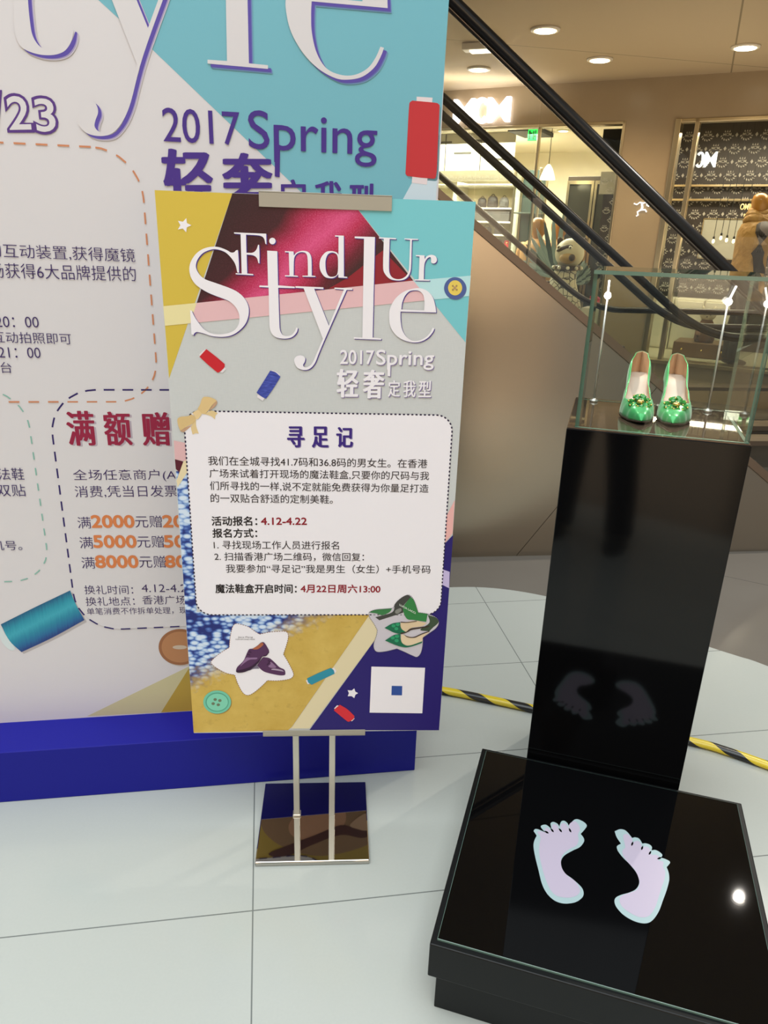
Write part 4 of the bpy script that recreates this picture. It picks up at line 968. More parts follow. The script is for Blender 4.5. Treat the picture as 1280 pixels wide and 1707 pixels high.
# star shaped shoe pictures
multi(P, 'printed_star', [(GP['wstar'], WHITE, 4)], pp)
ws = [(q.x / 10, q.y / 10) for q in smooth_outline(GP['wstar'][0])]
P.dashes('printed_stitching', ws + [ws[0]], 3.2, 2.6, 1.6, (140, 96, 70), 5, pp)
PUR = (82, 46, 84)
multi(P, 'printed_shoes', [(GP['shoesole'], (120, 112, 130), 5), (GP['shoeB'], PUR, 6), (GP['shoeBhi'], (170, 150, 172), 7), (GP['shoeBhi2'], (140, 108, 142), 7), (GP['shoeBlace'], (54, 28, 58), 8), (GP['shoeA'], PUR, 7), (GP['shoeAhi'], (140, 106, 144), 8), (GP['shoeAin'], (170, 96, 66), 8), (GP['shoeAsole'], (52, 28, 54), 9), (GP['shoeAl1'], (52, 28, 54), 9), (GP['shoeAl2'], (52, 28, 54), 9)], pp)
multi(P, 'printed_star', [(GP['gstar'], (198, 192, 200), 5)], pp)
gs = [(q.x / 10, q.y / 10) for q in smooth_outline(GP['gstar'][0])]
P.dashes('printed_stitching', gs + [gs[0]], 2.6, 2.2, 1.2, (96, 92, 96), 10, pp)
GRN = (26, 104, 74)
multi(P, 'printed_shoes', [(GP['gdark'], (66, 66, 62), 6), (GP['ggrey'], (130, 130, 124), 7), (GP['gribbon'], (58, 120, 70), 7), (GP['gdark2'], (62, 78, 58), 6), (GP['gpaper'], (52, 124, 66), 8), (GP['gAin'], (214, 190, 156), 7), (GP['gA'], GRN, 8), (GP['gAline'], (64, 50, 42), 9), (GP['gAline2'], (64, 50, 42), 9), (GP['gBin'], (220, 198, 166), 9), (GP['gB'], GRN, 10), (GP['gBline'], (64, 50, 42), 11)] + [(GP['gem%d' % i], (46, 150, 104), 11) for i in range(6)], pp)
(lx0, ly0), (lx1, ly1) = [(a / 10, b / 10) for a, b in GP['lucia'][0]]
P.text('printed_text', ('LUCIA LACCI', lx0, lx1, (ly0 + ly1) / 2, 5.0, ly1 - ly0 - 1), (214, 224, 210), 12, pp, 0.02)
P.shape('printed_card', GP['qr'], WHITE, 4, pp)
P.shape('printed_tile', GP['qrlogo'], (48, 78, 150), 5, pp)
INK = (44, 36, 38)
styles = {'bold': ((58, 36, 120), 0.030), 'body': (INK, 0.004), 'black': ((30, 24, 26), 0.020), 'red': ((140, 26, 42), 0.022), 'tiny': ((90, 86, 88), 0.0)}
for kind, *spec in TP:
    if kind in styles:
        c, wgt = styles[kind]
        if kind == 'bold':
            P.text('printed_text', spec, (150, 140, 176), 5, pp, wgt, 1.6, 1.6, flat=.35)
        if kind == 'black' or kind == 'red':
            P.text('printed_text', spec, c, 6, pp, wgt)
        else:
            P.text('printed_text', spec, c, 6, pp, wgt, flat=.35)
    elif kind == 'title':
        fl = .4 if spec[0] != '2017' else 1.0
        wgt = 0.030 if spec[0] in '轻奢' else (0.016 if spec[0] != '2017' else 0.012)
        P.text('printed_text', spec, (128, 116, 156), 6, pp, wgt, 1.7, 1.7, flat=fl)
        P.text('printed_text', spec, WHITE, 7, pp, wgt, flat=fl)
    elif kind == 'spring':
        P.text('printed_text', spec, (128, 116, 156), 6, pp, 0.012, 1.7, 1.7, (0.0, 0.72))
        P.text('printed_text', spec, WHITE, 7, pp, 0.012, 0, 0, (0.0, 0.72))
        P.shape('printed_letter', GP['pstem'], (128, 116, 156), 6, pp, 1.7, 1.7)
        P.shape('printed_letter', GP['pstem'], WHITE, 7, pp)

# ================================================================== BIG PROMOTION BOARD
KB = 1.14
bd = thing('promotion_board', 'large white and turquoise promotion board on a long blue plinth, behind the poster stand', 'display board', (0.093, 1.867, 0), R(9.215))
m, nt, b = nodes_of('board_paper', 0.5, 0.3)
b.inputs['Base Color'].default_value = C3((208, 204, 206), KB)
bm = NB()
box(bm, -2.75, 0.009, 0.0, 0.06, 0.160, 2.62)
bp = obj('board_panel', bm, m, bd)
bm = NB()
box(bm, -2.75, 0.004, 0.0605, 0.10, 0.165, 2.61)
obj('backing', bm, mat('board_backing', (30, 29, 30), 0.7), bd)
BW = m
bm = NB()
box(bm, -2.75, 0.0, -0.131, 0.20, 0.0, 0.160, 0.002)
obj('plinth', bm, mat('plinth_blue', (24, 26, 142), 0.36, spec=0.2), bd)
BS = Sheet(0, 0, 0, KB)
BS.shape('printed_panel', GB['cyan'], (112, 174, 188), 1, bp)
BS.shape('printed_panel', GB['pale'], (196, 212, 222), 2, bp)
BS.shape('printed_panel', GB['olive'], (196, 188, 146), 1, bp)
BS.shape('printed_panel', GB['gold'], (176, 148, 62), 2, bp)
BS.shape('printed_panel', [[(x * 10, y * 10, 1) for x, y in ((-640, -176), (-648, -262), (-585, -420), (-480, -455), (-330, -470), (-60, -560), (0, -560), (0, -161), (-630, -161))]], (176, 148, 62), 1, bp)
# shoe picture low on the board (seen mirrored in the stand's polished base)
multi(BS, 'printed_shoes', [([[(x * 10, y * 10) for x, y in pts]], c, l) for pts, c, l in (
    ([(-430, -250), (-330, -210), (-180, -205), (-60, -240), (-40, -330), (-110, -420), (-260, -450), (-380, -400), (-445, -320)], (150, 116, 84), 2),
    ([(-360, -300), (-290, -240), (-200, -250), (-190, -330), (-270, -380), (-350, -360)], (196, 146, 112), 3),
    ([(-430, -420), (-360, -390), (-280, -360), (-200, -330), (-140, -350), (-90, -300), (-70, -330), (-120, -390), (-200, -370), (-290, -400), (-380, -440)], (84, 40, 36), 4),
    ([(-170, -330), (-120, -290), (-80, -320), (-110, -360), (-150, -350)], (196, 158, 126), 5))], bp)
# thread spool, then the white coupon card over its end
m, nt, b = nodes_of('print_teal_thread', 0.45, 0.3)
q_ = [Vector((p[0] / 10000, -p[1] / 10000)) for p in GB['tealspool'][0]]
ax_ = (q_[2] - q_[0]).normalized()
nr_ = Vector((ax_.y, -ax_.x))                     # across the spool, downwards
wd_ = (q_[6] - q_[0]).dot(nr_)
s = sep(nt, objco(nt))
acr = math_n(nt, 'ADD', math_n(nt, 'MULTIPLY', math_n(nt, 'SUBTRACT', s[0], q_[0].x), nr_.x / wd_), math_n(nt, 'MULTIPLY', math_n(nt, 'SUBTRACT', s[2], q_[0].y), nr_.y / wd_))
mp = nd(nt, 'ShaderNodeMapping')
mp.inputs['Rotation'].default_value = (0, R(-27), 0)
mp.inputs['Scale'].default_value = (300, 1, 14)
nt.links.new(objco(nt), mp.inputs[0])
acr = math_n(nt, 'ADD', acr, math_n(nt, 'MULTIPLY', math_n(nt, 'SUBTRACT', noise(nt, mp.outputs[0], 1, 3), 0.5), 0.22))
nt.links.new(ramp(nt, acr, [(0.02, C3((38, 96, 130), KB)), (0.22, C3((44, 140, 162), KB)), (0.42, C3((62, 160, 178), KB)), (0.62, C3((44, 132, 158), KB)), (0.84, C3((40, 98, 146), KB)), (0.97, C3((42, 66, 124), KB))]), b.inputs['Base Color'])
multi(BS, 'printed_spool', [(GB['tealspool'], (176, 170, 170), 2, 5, 6), (GB['tealcap'], (204, 214, 214), 3), (GB['tealspool'], m, 4)], bp)
multi(BS, 'printed_spool', [(GB['redspool'], (110, 150, 160), 2, 4, 5), (GB['redcap1'], (222, 208, 210), 3), (GB['redcap2'], (222, 208, 210), 3), (GB['redspool'], (190, 50, 56), 4)], bp)
multi(BS, 'printed_button', [(GB['btn0'], (190, 180, 168), 2, 3, 4), (GB['btn0'], (150, 100, 66), 3), (GB['btn1'], (176, 124, 84), 4), (GB['thread'], (196, 178, 158), 5)], bp)
card2 = rrect(-913, -1087, -240, -437, 112)
BS.shape('printed_card', [[(x * 10, y * 10, 1) for x, y in card2]], BW, 5, bp)
BS.dashes('printed_stitching', card2 + [card2[0]], 25, 18, 4.0, (46, 34, 96), 6, bp)
card1 = rrect(-1900, -1612, -657, -1058, 100)
BS.dashes('printed_stitching', card1 + [card1[0]], 24, 20, 3.6, (196, 128, 92), 6, bp, 8)
card3 = rrect(-1900, -1087, -963, -590, 92)
BS.dashes('printed_stitching', card3 + [card3[0]], 19, 21, 3.2, (130, 176, 164), 4, bp, 5)
for k in ('T', 'Y', 'L', 'E'):
    sh = (88, 74, 160)
    soft = [(198, 190, 200), (160, 148, 190)] if k in 'TY' else [(112, 150, 186), (98, 112, 172)]
    multi(BS, 'printed_letter', [(GB[k], soft[0], 6, 9.5, 8.5), (GB[k], soft[1], 7, 8, 7), (GB[k], sh, 8, 6.2, 5.4), (GB[k], BW, 9)], bp)
styles = {'thin': ((56, 38, 92), -0.005), 'orange': ((206, 122, 72), 0.034), 'crim': ((142, 30, 62), 0.024), 'navy': ((66, 42, 128), 0.0)}
for kind, *spec in TB:
    if kind == 'bub':
        BS.text('printed_text', spec, (84, 52, 124), 6, bp, 0.055, outline=True)
        s0, u0, u1, vc, h, dv = spec
        g = 5.5
        BS.text('printed_text', (s0, u0 + g, u1 - g, vc, h - 2 * g, dv), BW, 7, bp, 0.012, outline=True)
        continue
    c, wgt = styles[kind]
    if kind == 'crim':
        BS.text('printed_text', spec, (176, 164, 176), 6, bp, wgt, 4.5, 2.5, flat=.25)
    if kind == 'navy':
        wgt = 0.034 if spec[0] in '轻奢' else (0.022 if spec[0] in '定我型' else 0.004)
    if spec[0] == 'Spring' and kind == 'navy':
        BS.text('printed_text', spec, c, 8, bp, wgt, 0, 0, (0.0, 0.72))
        BS.shape('printed_letter', GB['pstem'], c, 8, bp)
    else:
        BS.text('printed_text', spec, c, 8, bp, wgt, flat=1.0 if kind in ('orange', 'thin') else .3)

# ================================================================== FOOTPRINT PLATFORM AND DISPLAY PEDESTAL
OX, OY, RZ = 0.282, 1.612, R(-16.0)
lacquer = mat('black_lacquer', (8, 8, 9), 0.07, spec=0.34)
matt_black = mat('black_side_panel', (11, 13, 14), 0.42, spec=0.25)
black_glass = mat('black_glass', (7, 7, 8), 0.02, spec=0.5)
glass_edge = mat('green_glass_edge', (96, 122, 112), 0.15)

pf = thing('footprint_platform', 'low black platform with two pale footprints on its glass top, in front of the pedestal', 'platform', (OX, OY, 0), RZ)
bm = NB()
box(bm, 0.015, 0.622, -0.593, -0.004, 0.0, 0.102, 0.002)
obj('base', bm, matt_black, pf)
bm = NB()
box(bm, 0.0, 0.637, -0.608, 0.0, 0.10, 0.185, 0.0025)
obj('top_box', bm, matt_black, pf)
bm = NB()
box(bm, 0.012, 0.625, -0.596, -0.012, 0.183, 0.1895, 0.0012)
gp = obj('glass_top', bm, [black_glass, glass_edge], pf)
for f in gp.data.polygons:
    if f.normal.z < 0.95:
        f.material_index = 1


class FlatSheet(Sheet):
    def map(self, u, v, layer):
        return (self.o.x + u / 1000, self.o.y - v / 1000, self.o.z + layer * self.step)


FS = FlatSheet(0, 0, 0.1895, 1.0)
foot_edge = mat('footprint_edge', (168, 190, 192), 0.25, k=1.0, emit=(176, 206, 206), es=0.03)
foot_fill = mat('footprint_fill', (190, 178, 196), 0.25, k=1.0, emit=(204, 190, 206), es=0.03)
for s in 'LR':
    multi(FS, 'footprint', [(GF['foot%s0' % s], foot_edge, 1), (GF['foot%s1' % s], foot_fill, 2)] + [(GF['gap%s%d' % (s, i)], black_glass, 3) for i in range(4)], gp)

pd_ = thing('display_pedestal', 'tall glossy black pedestal carrying the glass case', 'pedestal', (OX, OY, 0), RZ)
bm = NB()
box(bm, 0.117, 0.495, 0.012, 0.372, 0.0, 1.066, 0.0015)
obj('body', bm, lacquer, pd_)
bm = NB()
box(bm, 0.119, 0.493, 0.014, 0.370, 1.0662, 1.0685, 0.0006)
obj('deck', bm, mat('bronze_mirror', (112, 94, 78), 0.02, 0.6), pd_)

DZ = 1.0685
gc = thing('glass_case', 'clear glass case with green edges standing on the black pedestal', 'glass case', (OX, OY, DZ), RZ)
clear = glass_mat('clear_glass', (0.955, 0.975, 0.965, 1), 1.45)
edge_m = mat('case_glass_edge', (96, 124, 108), 0.2)
x0, x1, y0, y1, h, t = 0.134, 0.490, 0.020, 0.352, 0.3235, 0.008
for a in ((x0, x1, y0, y0 + t, 0.0005, h), (x0, x1, y1 - t, y1, 0.0005, h), (x0, x0 + t, y0 + t, y1 - t, 0.0005, h), (x1 - t, x1, y0 + t, y1 - t, 0.0005, h), (x0, x1, y0, y1, h + 0.0003, h + t)):
    bm = NB()
    box(bm, *a)
    bm.faces.ensure_lookup_table()
    big = max(f.calc_area() for f in bm.faces)
    for f in bm.faces:
        f.material_index = 0 if f.calc_area() > big * 0.5 else 1
    obj('glass_pane', bm, [clear, edge_m], gc)

# thin spotlights inside the case
chrome = mat('chrome', (222, 216, 208), 0.32, 0.75)
lamp_glow = mat('lamp_glow', (255, 246, 232), 0.4, emit=(255, 244, 228), es=26)
for i, (x, y, lean, lab) in enumerate(((0.166, 0.330, -0.001, 'thin chrome spotlight at the left back corner of the glass case'), (0.440, 0.326, 0.011, 'thin chrome spotlight at the right back corner of the glass case'))):
    Mx = Matrix.Translation((OX, OY, DZ)) @ Matrix.Rotation(RZ, 4, 'Z')
    sp_ = thing('case_spotlight', lab, 'spotlight', tuple(Mx @ Vector((x, y, 0))), RZ, 'spotlights in the glass case')
    bm = NB()
    lathe(bm, [(0.0105, 0.0), (0.0105, 0.005), (0.004, 0.007), (0.0022, 0.010)], 16)
    obj('foot', bm, chrome, sp_, True)
    bm = NB()
    tube(bm, [(0, 0, 0.006), (0, 0, 0.262)], 0.0027, 10)
    obj('stem', bm, chrome, sp_, True)
    bm = NB()
    tube(bm, [(0, -0.006, 0.266), (lean, -0.003, 0.300)], 0.0024, 12)
    hd = obj('lamp_head', bm, mat('lamp_head_lit', (250, 248, 244), 0.3, emit=(255, 250, 244), es=2.2), sp_, True)
    bm = NB()
    ball(bm, (0, -0.007, 0.264), 0.0084, 14)
    obj('bulb', bm, lamp_glow, hd, True)
    l = bpy.data.lights.new('spot_beam', 'SPOT')
    l.energy = 2.6
    l.color = (1.0, 0.93, 0.82)
    l.spot_size = R(80)
    l.spot_blend = 0.6
    l.shadow_soft_size = 0.006
    lo = bpy.data.objects.new('spot_beam', l)
    COL.objects.link(lo)
    src = Mx @ Vector((x, y - 0.018, 0.262))
    lo.location = src
    lo.rotation_euler = (Mx @ Vector((0.31, 0.15, 0.03)) - src).to_track_quat('-Z', 'Y').to_euler()

# ------------------------------------------------------------------ green pumps
satin_green = nodes_of('green_satin', 0.32, 0.5)
v = objco(satin_green[1])
satin_green[1].links.new(mixc(satin_green[1], noise(satin_green[1], v, 30, 2), C3((60, 178, 96)), C3((38, 146, 76))), satin_green[2].inputs['Base Color'])
satin_green[2].inputs['Sheen Weight'].default_value = 0.4
satin_green[2].inputs['Metallic'].default_value = 0.25
satin_green = satin_green[0]
lining = mat('shoe_lining', (196, 158, 124), 0.5)
insole_m = mat('insole_leather', (196, 178, 164), 0.5)
gem_m = mat('green_crystal', (52, 142, 56), 0.08, spec=0.8)
gold_m = mat('gold_bead', (240, 206, 120), 0.15, 1.0)
sole_m = mat('shoe_sole', (60, 46, 36), 0.5)


def interp(t, tab):
    for (a, va), (b, vb) in zip(tab, tab[1:]):
        if t <= b:
            q = (t - a) / (b - a)
            q = q * q * (3 - 2 * q)
            return va + (vb - va) * q
    return tab[-1][1]


LEN = 0.232
T_Z = [(0, .010), (.12, .006), (.36, .006), (.60, .032), (.85, .073), (1, .080)]
T_W = [(0, .0004), (.05, .013), (.15, .0265), (.28, .036), (.38, .0385), (.55, .032), (.72, .027), (.86, .0275), (.95, .021), (.985, .010), (1, .0004)]
T_H = [(0, .0015), (.06, .018), (.15, .029), (.27, .038), (.36, .036), (.50, .029), (.68, .034), (.85, .044), (1, .055)]
T_A = [(0, 90), (.27, 90), (.32, 62), (.40, 48), (.55, 46), (.8, 50), (1.0, 58)]


def cx_(t, side):
    return side * 0.006 * math.sin(min(t, 1) * math.pi) - side * 0.004 * (1 - t)


def swell(bm, c):
    M_ = Matrix.Translation(c) @ Matrix.Rotation(R(22), 4, 'X') @ Matrix.Scale(1.25, 4) @ Matrix.Translation((-c[0], -c[1], -c[2]))
    bmesh.ops.transform(bm, matrix=M_, verts=bm.verts)
    return bm


def make_pump(label, x, y, rz, side):
    Mx = Matrix.Translation((OX, OY, DZ)) @ Matrix.Rotation(RZ, 4, 'Z')
    rt = thing('green_pump', label, 'shoe', tuple(Mx @ Vector((x, y, 0.0006))), RZ + rz, 'green satin pumps')
    bm = NB()
    NT, NA = 44, 10
    for sg in (1, -1):
        rows = []
        for i in range(NT + 1):
            t = i / NT
            zs, w, h, am = interp(t, T_Z), interp(t, T_W), interp(t, T_H), R(interp(t, T_A))
            row = []
            for j in range(NA + 1):
                a = am * j / NA
                hh = h / max(math.sin(am), 0.3) if t > .27 else h
                px = w * (max(math.cos(a), 0) ** 0.55)
                pz = zs + hh * math.sin(a) ** 0.9 if a > 0 else zs
                row.append(bm.verts.new((cx_(t, side) + sg * px, LEN * t, pz)))
            rows.append(row)
        for a, b in zip(rows, rows[1:]):
            for j in range(NA):
                q = (a[j], b[j], b[j + 1], a[j + 1])
                bm.faces.new(q if sg > 0 else q[::-1])
    bmesh.ops.remove_doubles(bm, verts=bm.verts, dist=0.0003)
    up = obj('upper', bm, [satin_green, lining], rt, True)
    so = up.modifiers.new('thickness', 'SOLIDIFY')
    so.thickness = 0.0018
    so.offset = -1
    so.material_offset = 1
    for nm, off, fw, m_, t0, t1 in (('insole', .0035, .94, insole_m, .10, .985), ('outsole', -.0042, 1.0, sole_m, .01, .99)):
        bm = NB()
        rows = []
        for i in range(33):
            t = t0 + (t1 - t0) * i / 32
            zs, w = interp(t, T_Z), interp(t, T_W) * fw
            rows.append([bm.verts.new((cx_(t, side) + w * k / 4, LEN * t, zs + off + (0.0016 * (k / 4) ** 2 if nm == 'insole' else 0))) for k in range(-4, 5)])
        for a, b in zip(rows, rows[1:]):
            for k in range(8):
                bm.faces.new((a[k], a[k + 1], b[k + 1], b[k]))
        r = bmesh.ops.extrude_face_region(bm, geom=list(bm.faces))
        bmesh.ops.translate(bm, vec=(0, 0, 0.0012 if nm == 'insole' else 0.0040), verts=[g for g in r['geom'] if isinstance(g, bmesh.types.BMVert)])
        obj(nm, bm, m_, rt, True)
    bm = NB()
    rings = []
    for z, dy, r in [(0.0, 0, .0075), (.03, -.001, .0078), (.05, -.002, .0105), (.064, -.005, .015), (.0715, -.006, .018)]:
        rings.append([bm.verts.new((r * math.cos(k * math.pi / 8), LEN * 0.925 + dy + r * 0.9 * math.sin(k * math.pi / 8), z)) for k in range(16)])
    for a, b in zip(rings, rings[1:]):
        for k in range(16):
            bm.faces.new((a[k], a[(k + 1) % 16], b[(k + 1) % 16], b[k]))
    bm.faces.new(rings[0][::-1])
    bm.faces.new(rings[-1])
    obj('heel', bm, satin_green, rt, True)
    # toe ornament: crystals in a ring with gold beads
    oy, oz = LEN * .235, interp(.235, T_Z) + interp(.235, T_H) - 0.001
    cxo = cx_(.235, side)
    bm = NB()
    rnd = random.Random(3 + side)
    for k in range(9):
        a = k * 2 * math.pi / 9
        bmesh.ops.create_icosphere(bm, subdivisions=1, radius=0.0056, matrix=Matrix.Translation((cxo + 0.0165 * math.cos(a), oy + 0.0125 * math.sin(a), oz + 0.0035 - 0.006 * abs(math.cos(a)) + 0.004 * math.sin(a))) @ Matrix.Rotation(rnd.random() * 3, 4, 'X') @ Matrix.Diagonal((1.1, 1.0, .8, 1)))
    for k in range(4):
        a = k * math.pi / 2 + .6
        bmesh.ops.create_icosphere(bm, subdivisions=1, radius=0.0052, matrix=Matrix.Translation((cxo + 0.007 * math.cos(a), oy + 0.006 * math.sin(a) + .006, oz + 0.006)))
    orn = obj('toe_ornament', swell(bm, (cxo, oy, oz)), gem_m, rt)
    bm = NB()
    for k in range(16):
        a = k * 2 * math.pi / 16 + .2
        rr = (0.0205, 0.0148) if k % 2 else (0.0120, 0.0095)
        ball(bm, (cxo + rr[0] * math.cos(a), oy + rr[1] * math.sin(a), oz + 0.006 - 0.007 * abs(math.cos(a)) + 0.004 * math.sin(a)), 0.0021, 8)
    bmesh.ops.create_icosphere(bm, subdivisions=2, radius=0.0062, matrix=Matrix.Translation((cxo, oy - 0.005, oz + 0.005)) @ Matrix.Diagonal((1.2, .8, .7, 1)))
    obj('gold_beads', swell(bm, (cxo, oy, oz)), gold_m, orn, True)
    return rt


make_pump('left green satin pump with jewelled toe, nearer the left spotlight in the glass case', 0.272, 0.098, R(1.5), -1)
make_pump('right green satin pump with jewelled toe, nearer the right spotlight in the glass case', 0.347, 0.104, R(-0.5), 1)

# ------------------------------------------------------------------ hazard-taped cable on the floor
m, nt, b = nodes_of('hazard_tape', 0.3, 0.5)
uvn = nd(nt, 'ShaderNodeUVMap')
uvn.uv_map = 'UVMap'
s = sep(nt, uvn.outputs[0])
fr = math_n(nt, 'FRACT', math_n(nt, 'ADD', math_n(nt, 'MULTIPLY', s[0], 6.3), s[1]))
nt.links.new(mixc(nt, math_n(nt, 'GREATER_THAN', fr, 0.54), C3((226, 200, 52)), C3((30, 30, 32))), b.inputs['Base Color'])
pts = [(-0.55, 2.20), (-0.30, 2.22), (-0.05, 2.19), (0.225, 2.128), (0.36, 2.090), (0.497, 2.047), (0.74, 1.972), (0.987, 1.896), (1.08, 1.852), (1.167, 1.798), (1.32, 1.70), (1.55, 1.56), (1.9, 1.42)]
path = []
for i in range(len(pts) - 1):
    p0, p1, p2, p3 = (Vector(pts[max(0, min(len(pts) - 1, i + k))]) for k in (-1, 0, 1, 2))
    for k in range(8):
        t = k / 8
        q = 0.5 * ((2 * p1) + (p2 - p0) * t + (2 * p0 - 5 * p1 + 4 * p2 - p3) * t * t + (3 * p1 - p0 - 3 * p2 + p3) * t**3)
        path.append((q.x, q.y, 0.0115))
bm = NB()
n = 14
uvl = bm.loops.layers.uv.new('UVMap')
rings, L = [], 0.0
for i, p in enumerate(path):
    a = Vector(path[min(i + 1, len(path) - 1)]) - Vector(path[max(i - 1, 0)])
    a.normalize()
    sd = a.cross(Vector((0, 0, 1)))
    if i:
        L += math.dist(path[i], path[i - 1])
    rings.append(([bm.verts.new(Vector(p) + sd * math.cos(k * 2 * math.pi / n) * 0.0155 + Vector((0, 0, math.sin(k * 2 * math.pi / n) * 0.0112))) for k in range(n)], L))
for (q, lq), (w, lw) in zip(rings, rings[1:]):
    for k in range(n):
        f = bm.faces.new((q[k], q[(k + 1) % n], w[(k + 1) % n], w[k]))
        for lp, (uu, vv) in zip(f.loops, ((lq, k / n), (lq, (k + 1) / n), (lw, (k + 1) / n), (lw, k / n))):
            lp[uvl].uv = (uu, vv)
tag(obj('taped_cable', bm, m, None, True), 'cable wrapped in yellow and black hazard tape across the floor behind the pedestal', 'cable')
# ================================================================== SHOP FRONT CONTENTS
FRZ = R(-28)


def fthing(name, label, cat, x, y, z, group=None, rz=0.0):
    return thing(name, label, cat, FP(x, y, z), FRZ + rz, group)


def text_solid(s, w, h, depth, weight=0.0):
    """extruded lettering, width w, height h, centred, standing in x-z facing -y"""
    me = text2d(s, weight)
    bm = NB()
    bm.from_mesh(me)
    bpy.data.meshes.remove(me)
    xs = [v.co.x for v in bm.verts]
    ys = [v.co.y for v in bm.verts]
    ax, bx, ay, by = min(xs), max(xs), min(ys), max(ys)
    for v in bm.verts:
        v.co = ((v.co.x - (ax + bx) / 2) / (bx - ax) * w, 0, (v.co.y - (ay + by) / 2) / (by - ay) * h)
    r = bmesh.ops.extrude_face_region(bm, geom=list(bm.faces))
    bmesh.ops.translate(bm, vec=(0, depth, 0), verts=[g for g in r['geom'] if isinstance(g, bmesh.types.BMVert)])
    return bm


sign_lit = mat('sign_lit_white', (255, 252, 255), 0.4, emit=(252, 248, 255), es=3.0)
glow_white = mat('soft_lit_white', (250, 252, 255), 0.4, emit=(246, 250, 255), es=1.1)
sg = fthing('shop_sign', 'large glowing white letters on the header above the open shop front', 'sign', 0.99, -0.005, 2.695)
def big_c(w, h, depth, t, sg_=1):
    bm = NB()
    out = [(sg_ * (w / 2) * math.cos(a), (h / 2) * math.sin(a)) for a in [R(42 + 276 * k / 28) for k in range(29)]]
    inn = [(sg_ * (w / 2 - t) * math.cos(a), (h / 2 - t * .7) * math.sin(a)) for a in [R(42 + 276 * k / 28) for k in range(29)]]
    A_ = [[bm.verts.new((x, y_, z)) for x, z in q] for q in (out, inn) for y_ in (0, depth)]
    for i in range(28):
        for p, q in ((0, 1), (1, 3), (3, 2), (2, 0)):
            bm.faces.new((A_[p][i], A_[p][i + 1], A_[q][i + 1], A_[q][i]))
    return bm


for s, x, w in (('M', -0.185, 0.235), ('C', 0.01, 0.20), ('M', 0.195, 0.24)):
    bm = text_solid(s, w, 0.225, -0.05, 0.012) if s == 'M' else big_c(w, 0.235, -0.05, 0.055)
    bmesh.ops.translate(bm, vec=(x, 0, 0), verts=bm.verts)
    obj('letter', bm, sign_lit, sg)
sg2 = fthing('reflected_letters', 'small glowing white letters imitating a sign reflection in the right shop window', 'sign', 3.19, 0.35, 2.24)  # reflection of a lit sign in the glass, modelled as glowing letters
for s, x, w in (('C', -0.06, -0.085), ('M', 0.035, -0.11)):
    bm = text_solid(s, abs(w), 0.135, -0.01, 0.008) if s == 'M' else big_c(abs(w), 0.14, -0.01, 0.028, -1)
    bmesh.ops.translate(bm, vec=(x, 0, 0), verts=bm.verts)
    obj('letter', bm, glow_white, sg2)
gold_lit = mat('gold_lettering', (240, 206, 130), 0.35, emit=(250, 214, 140), es=0.9)
sg3 = fthing('wall_lettering', 'small gold lettering on the dark patterned wall beside the mannequin', 'lettering', 3.60, 1.195, 1.865)
obj('letters', text_solid('OMINS-T', 0.21, 0.06, -0.008, 0.01), gold_lit, sg3)
bm = text_solid('PARIS', 0.09, 0.03, -0.006, 0.01)
bmesh.ops.translate(bm, vec=(-0.01, 0, -0.085), verts=bm.verts)
obj('letters', bm, gold_lit, sg3)
# small running figure in light on the pier
bm = NB()
for pts, r in (([(-.075, .045), (-.045, .035), (-.02, .055), (.015, .05)], .0075), ([(.015, .05), (.045, .055), (.05, .03), (.07, .02)], .008), ([(0.0, .052), (.01, .01), (.0, -.015)], .014), ([(.0, -.012), (.04, -.01), (.055, -.03)], .009), ([(-.0, -.012), (-.03, -.03), (-.02, -.06), (-.035, -.068)], .009)):
    tube(bm, [(x, -0.008, z) for x, z in pts], r * .72, 8)
ball(bm, (0.045, -0.008, 0.078), 0.011, 10)
o = obj('wall_emblem', bm, glow_white, None)
o.location = FP(2.715, -0.004, 1.785)
o.rotation_euler = (0, 0, FRZ)
tag(o, 'tiny white running figure lit up on the beige pier between the shop fronts', 'emblem')

# ---- ceiling lamps
trim_w = mat('lamp_trim', (236, 226, 204), 0.4)
lens = mat('downlight_lens', (255, 244, 220), 0.4, emit=(255, 240, 205), es=7.0)
for x, y, lab, pw in ((1.055, 6.226, 'round ceiling downlight nearest the big black handrail, second from the left along the top', 70), (1.679, 7.09, 'round ceiling downlight in the middle, lower than the two near the top edge', 70), (2.645, 6.529, 'round ceiling downlight at the far right of the ceiling', 70), (2.386, 3.614, 'round ceiling downlight mirrored as a bright dot in the black platform glass', 120), (0.723, 7.608, 'round ceiling downlight just above the large glowing letters', 80)):
    dl = thing('downlight', lab, 'ceiling light', (x, y, 2.90), 0, 'round downlights in the walkway ceiling')
    if pw == 120:
        dl.scale = (0.4, 0.4, 1.0)
    bm = NB()
    lathe(bm, [(0.082, -0.004), (0.082, -0.016), (0.105, -0.014), (0.108, -0.001)], 28)
    obj('trim_ring', bm, trim_w, dl, True)
    bm = NB()
    lathe(bm, [(0.078, -0.004), (0.078, -0.018), (0.05, -0.021)], 28)
    obj('lens', bm, lens, dl)
    l = bpy.data.lights.new('downlight_beam', 'SPOT')
    l.energy = pw
    l.color = (1.0, 0.80, 0.54) if pw < 110 else (1.0, 0.93, 0.84)
    l.spot_size = R(150)
    l.spot_blend = 0.9
    l.shadow_soft_size = 0.07 if pw != 120 else 0.02
    lo = bpy.data.objects.new('downlight_beam', l)
    COL.objects.link(lo)
    lo.location = (x, y, 2.868)
el = thing('emergency_light', 'white box shaped emergency light fixed to the ceiling beside the black handrail', 'ceiling light', (0.66, 6.70, 2.90), R(-20))
bm = NB()
box(bm, -0.16, 0.16, -0.06, 0.06, -0.05, -0.001, 0.008)
obj('housing', bm, trim_w, el)
bm = NB()
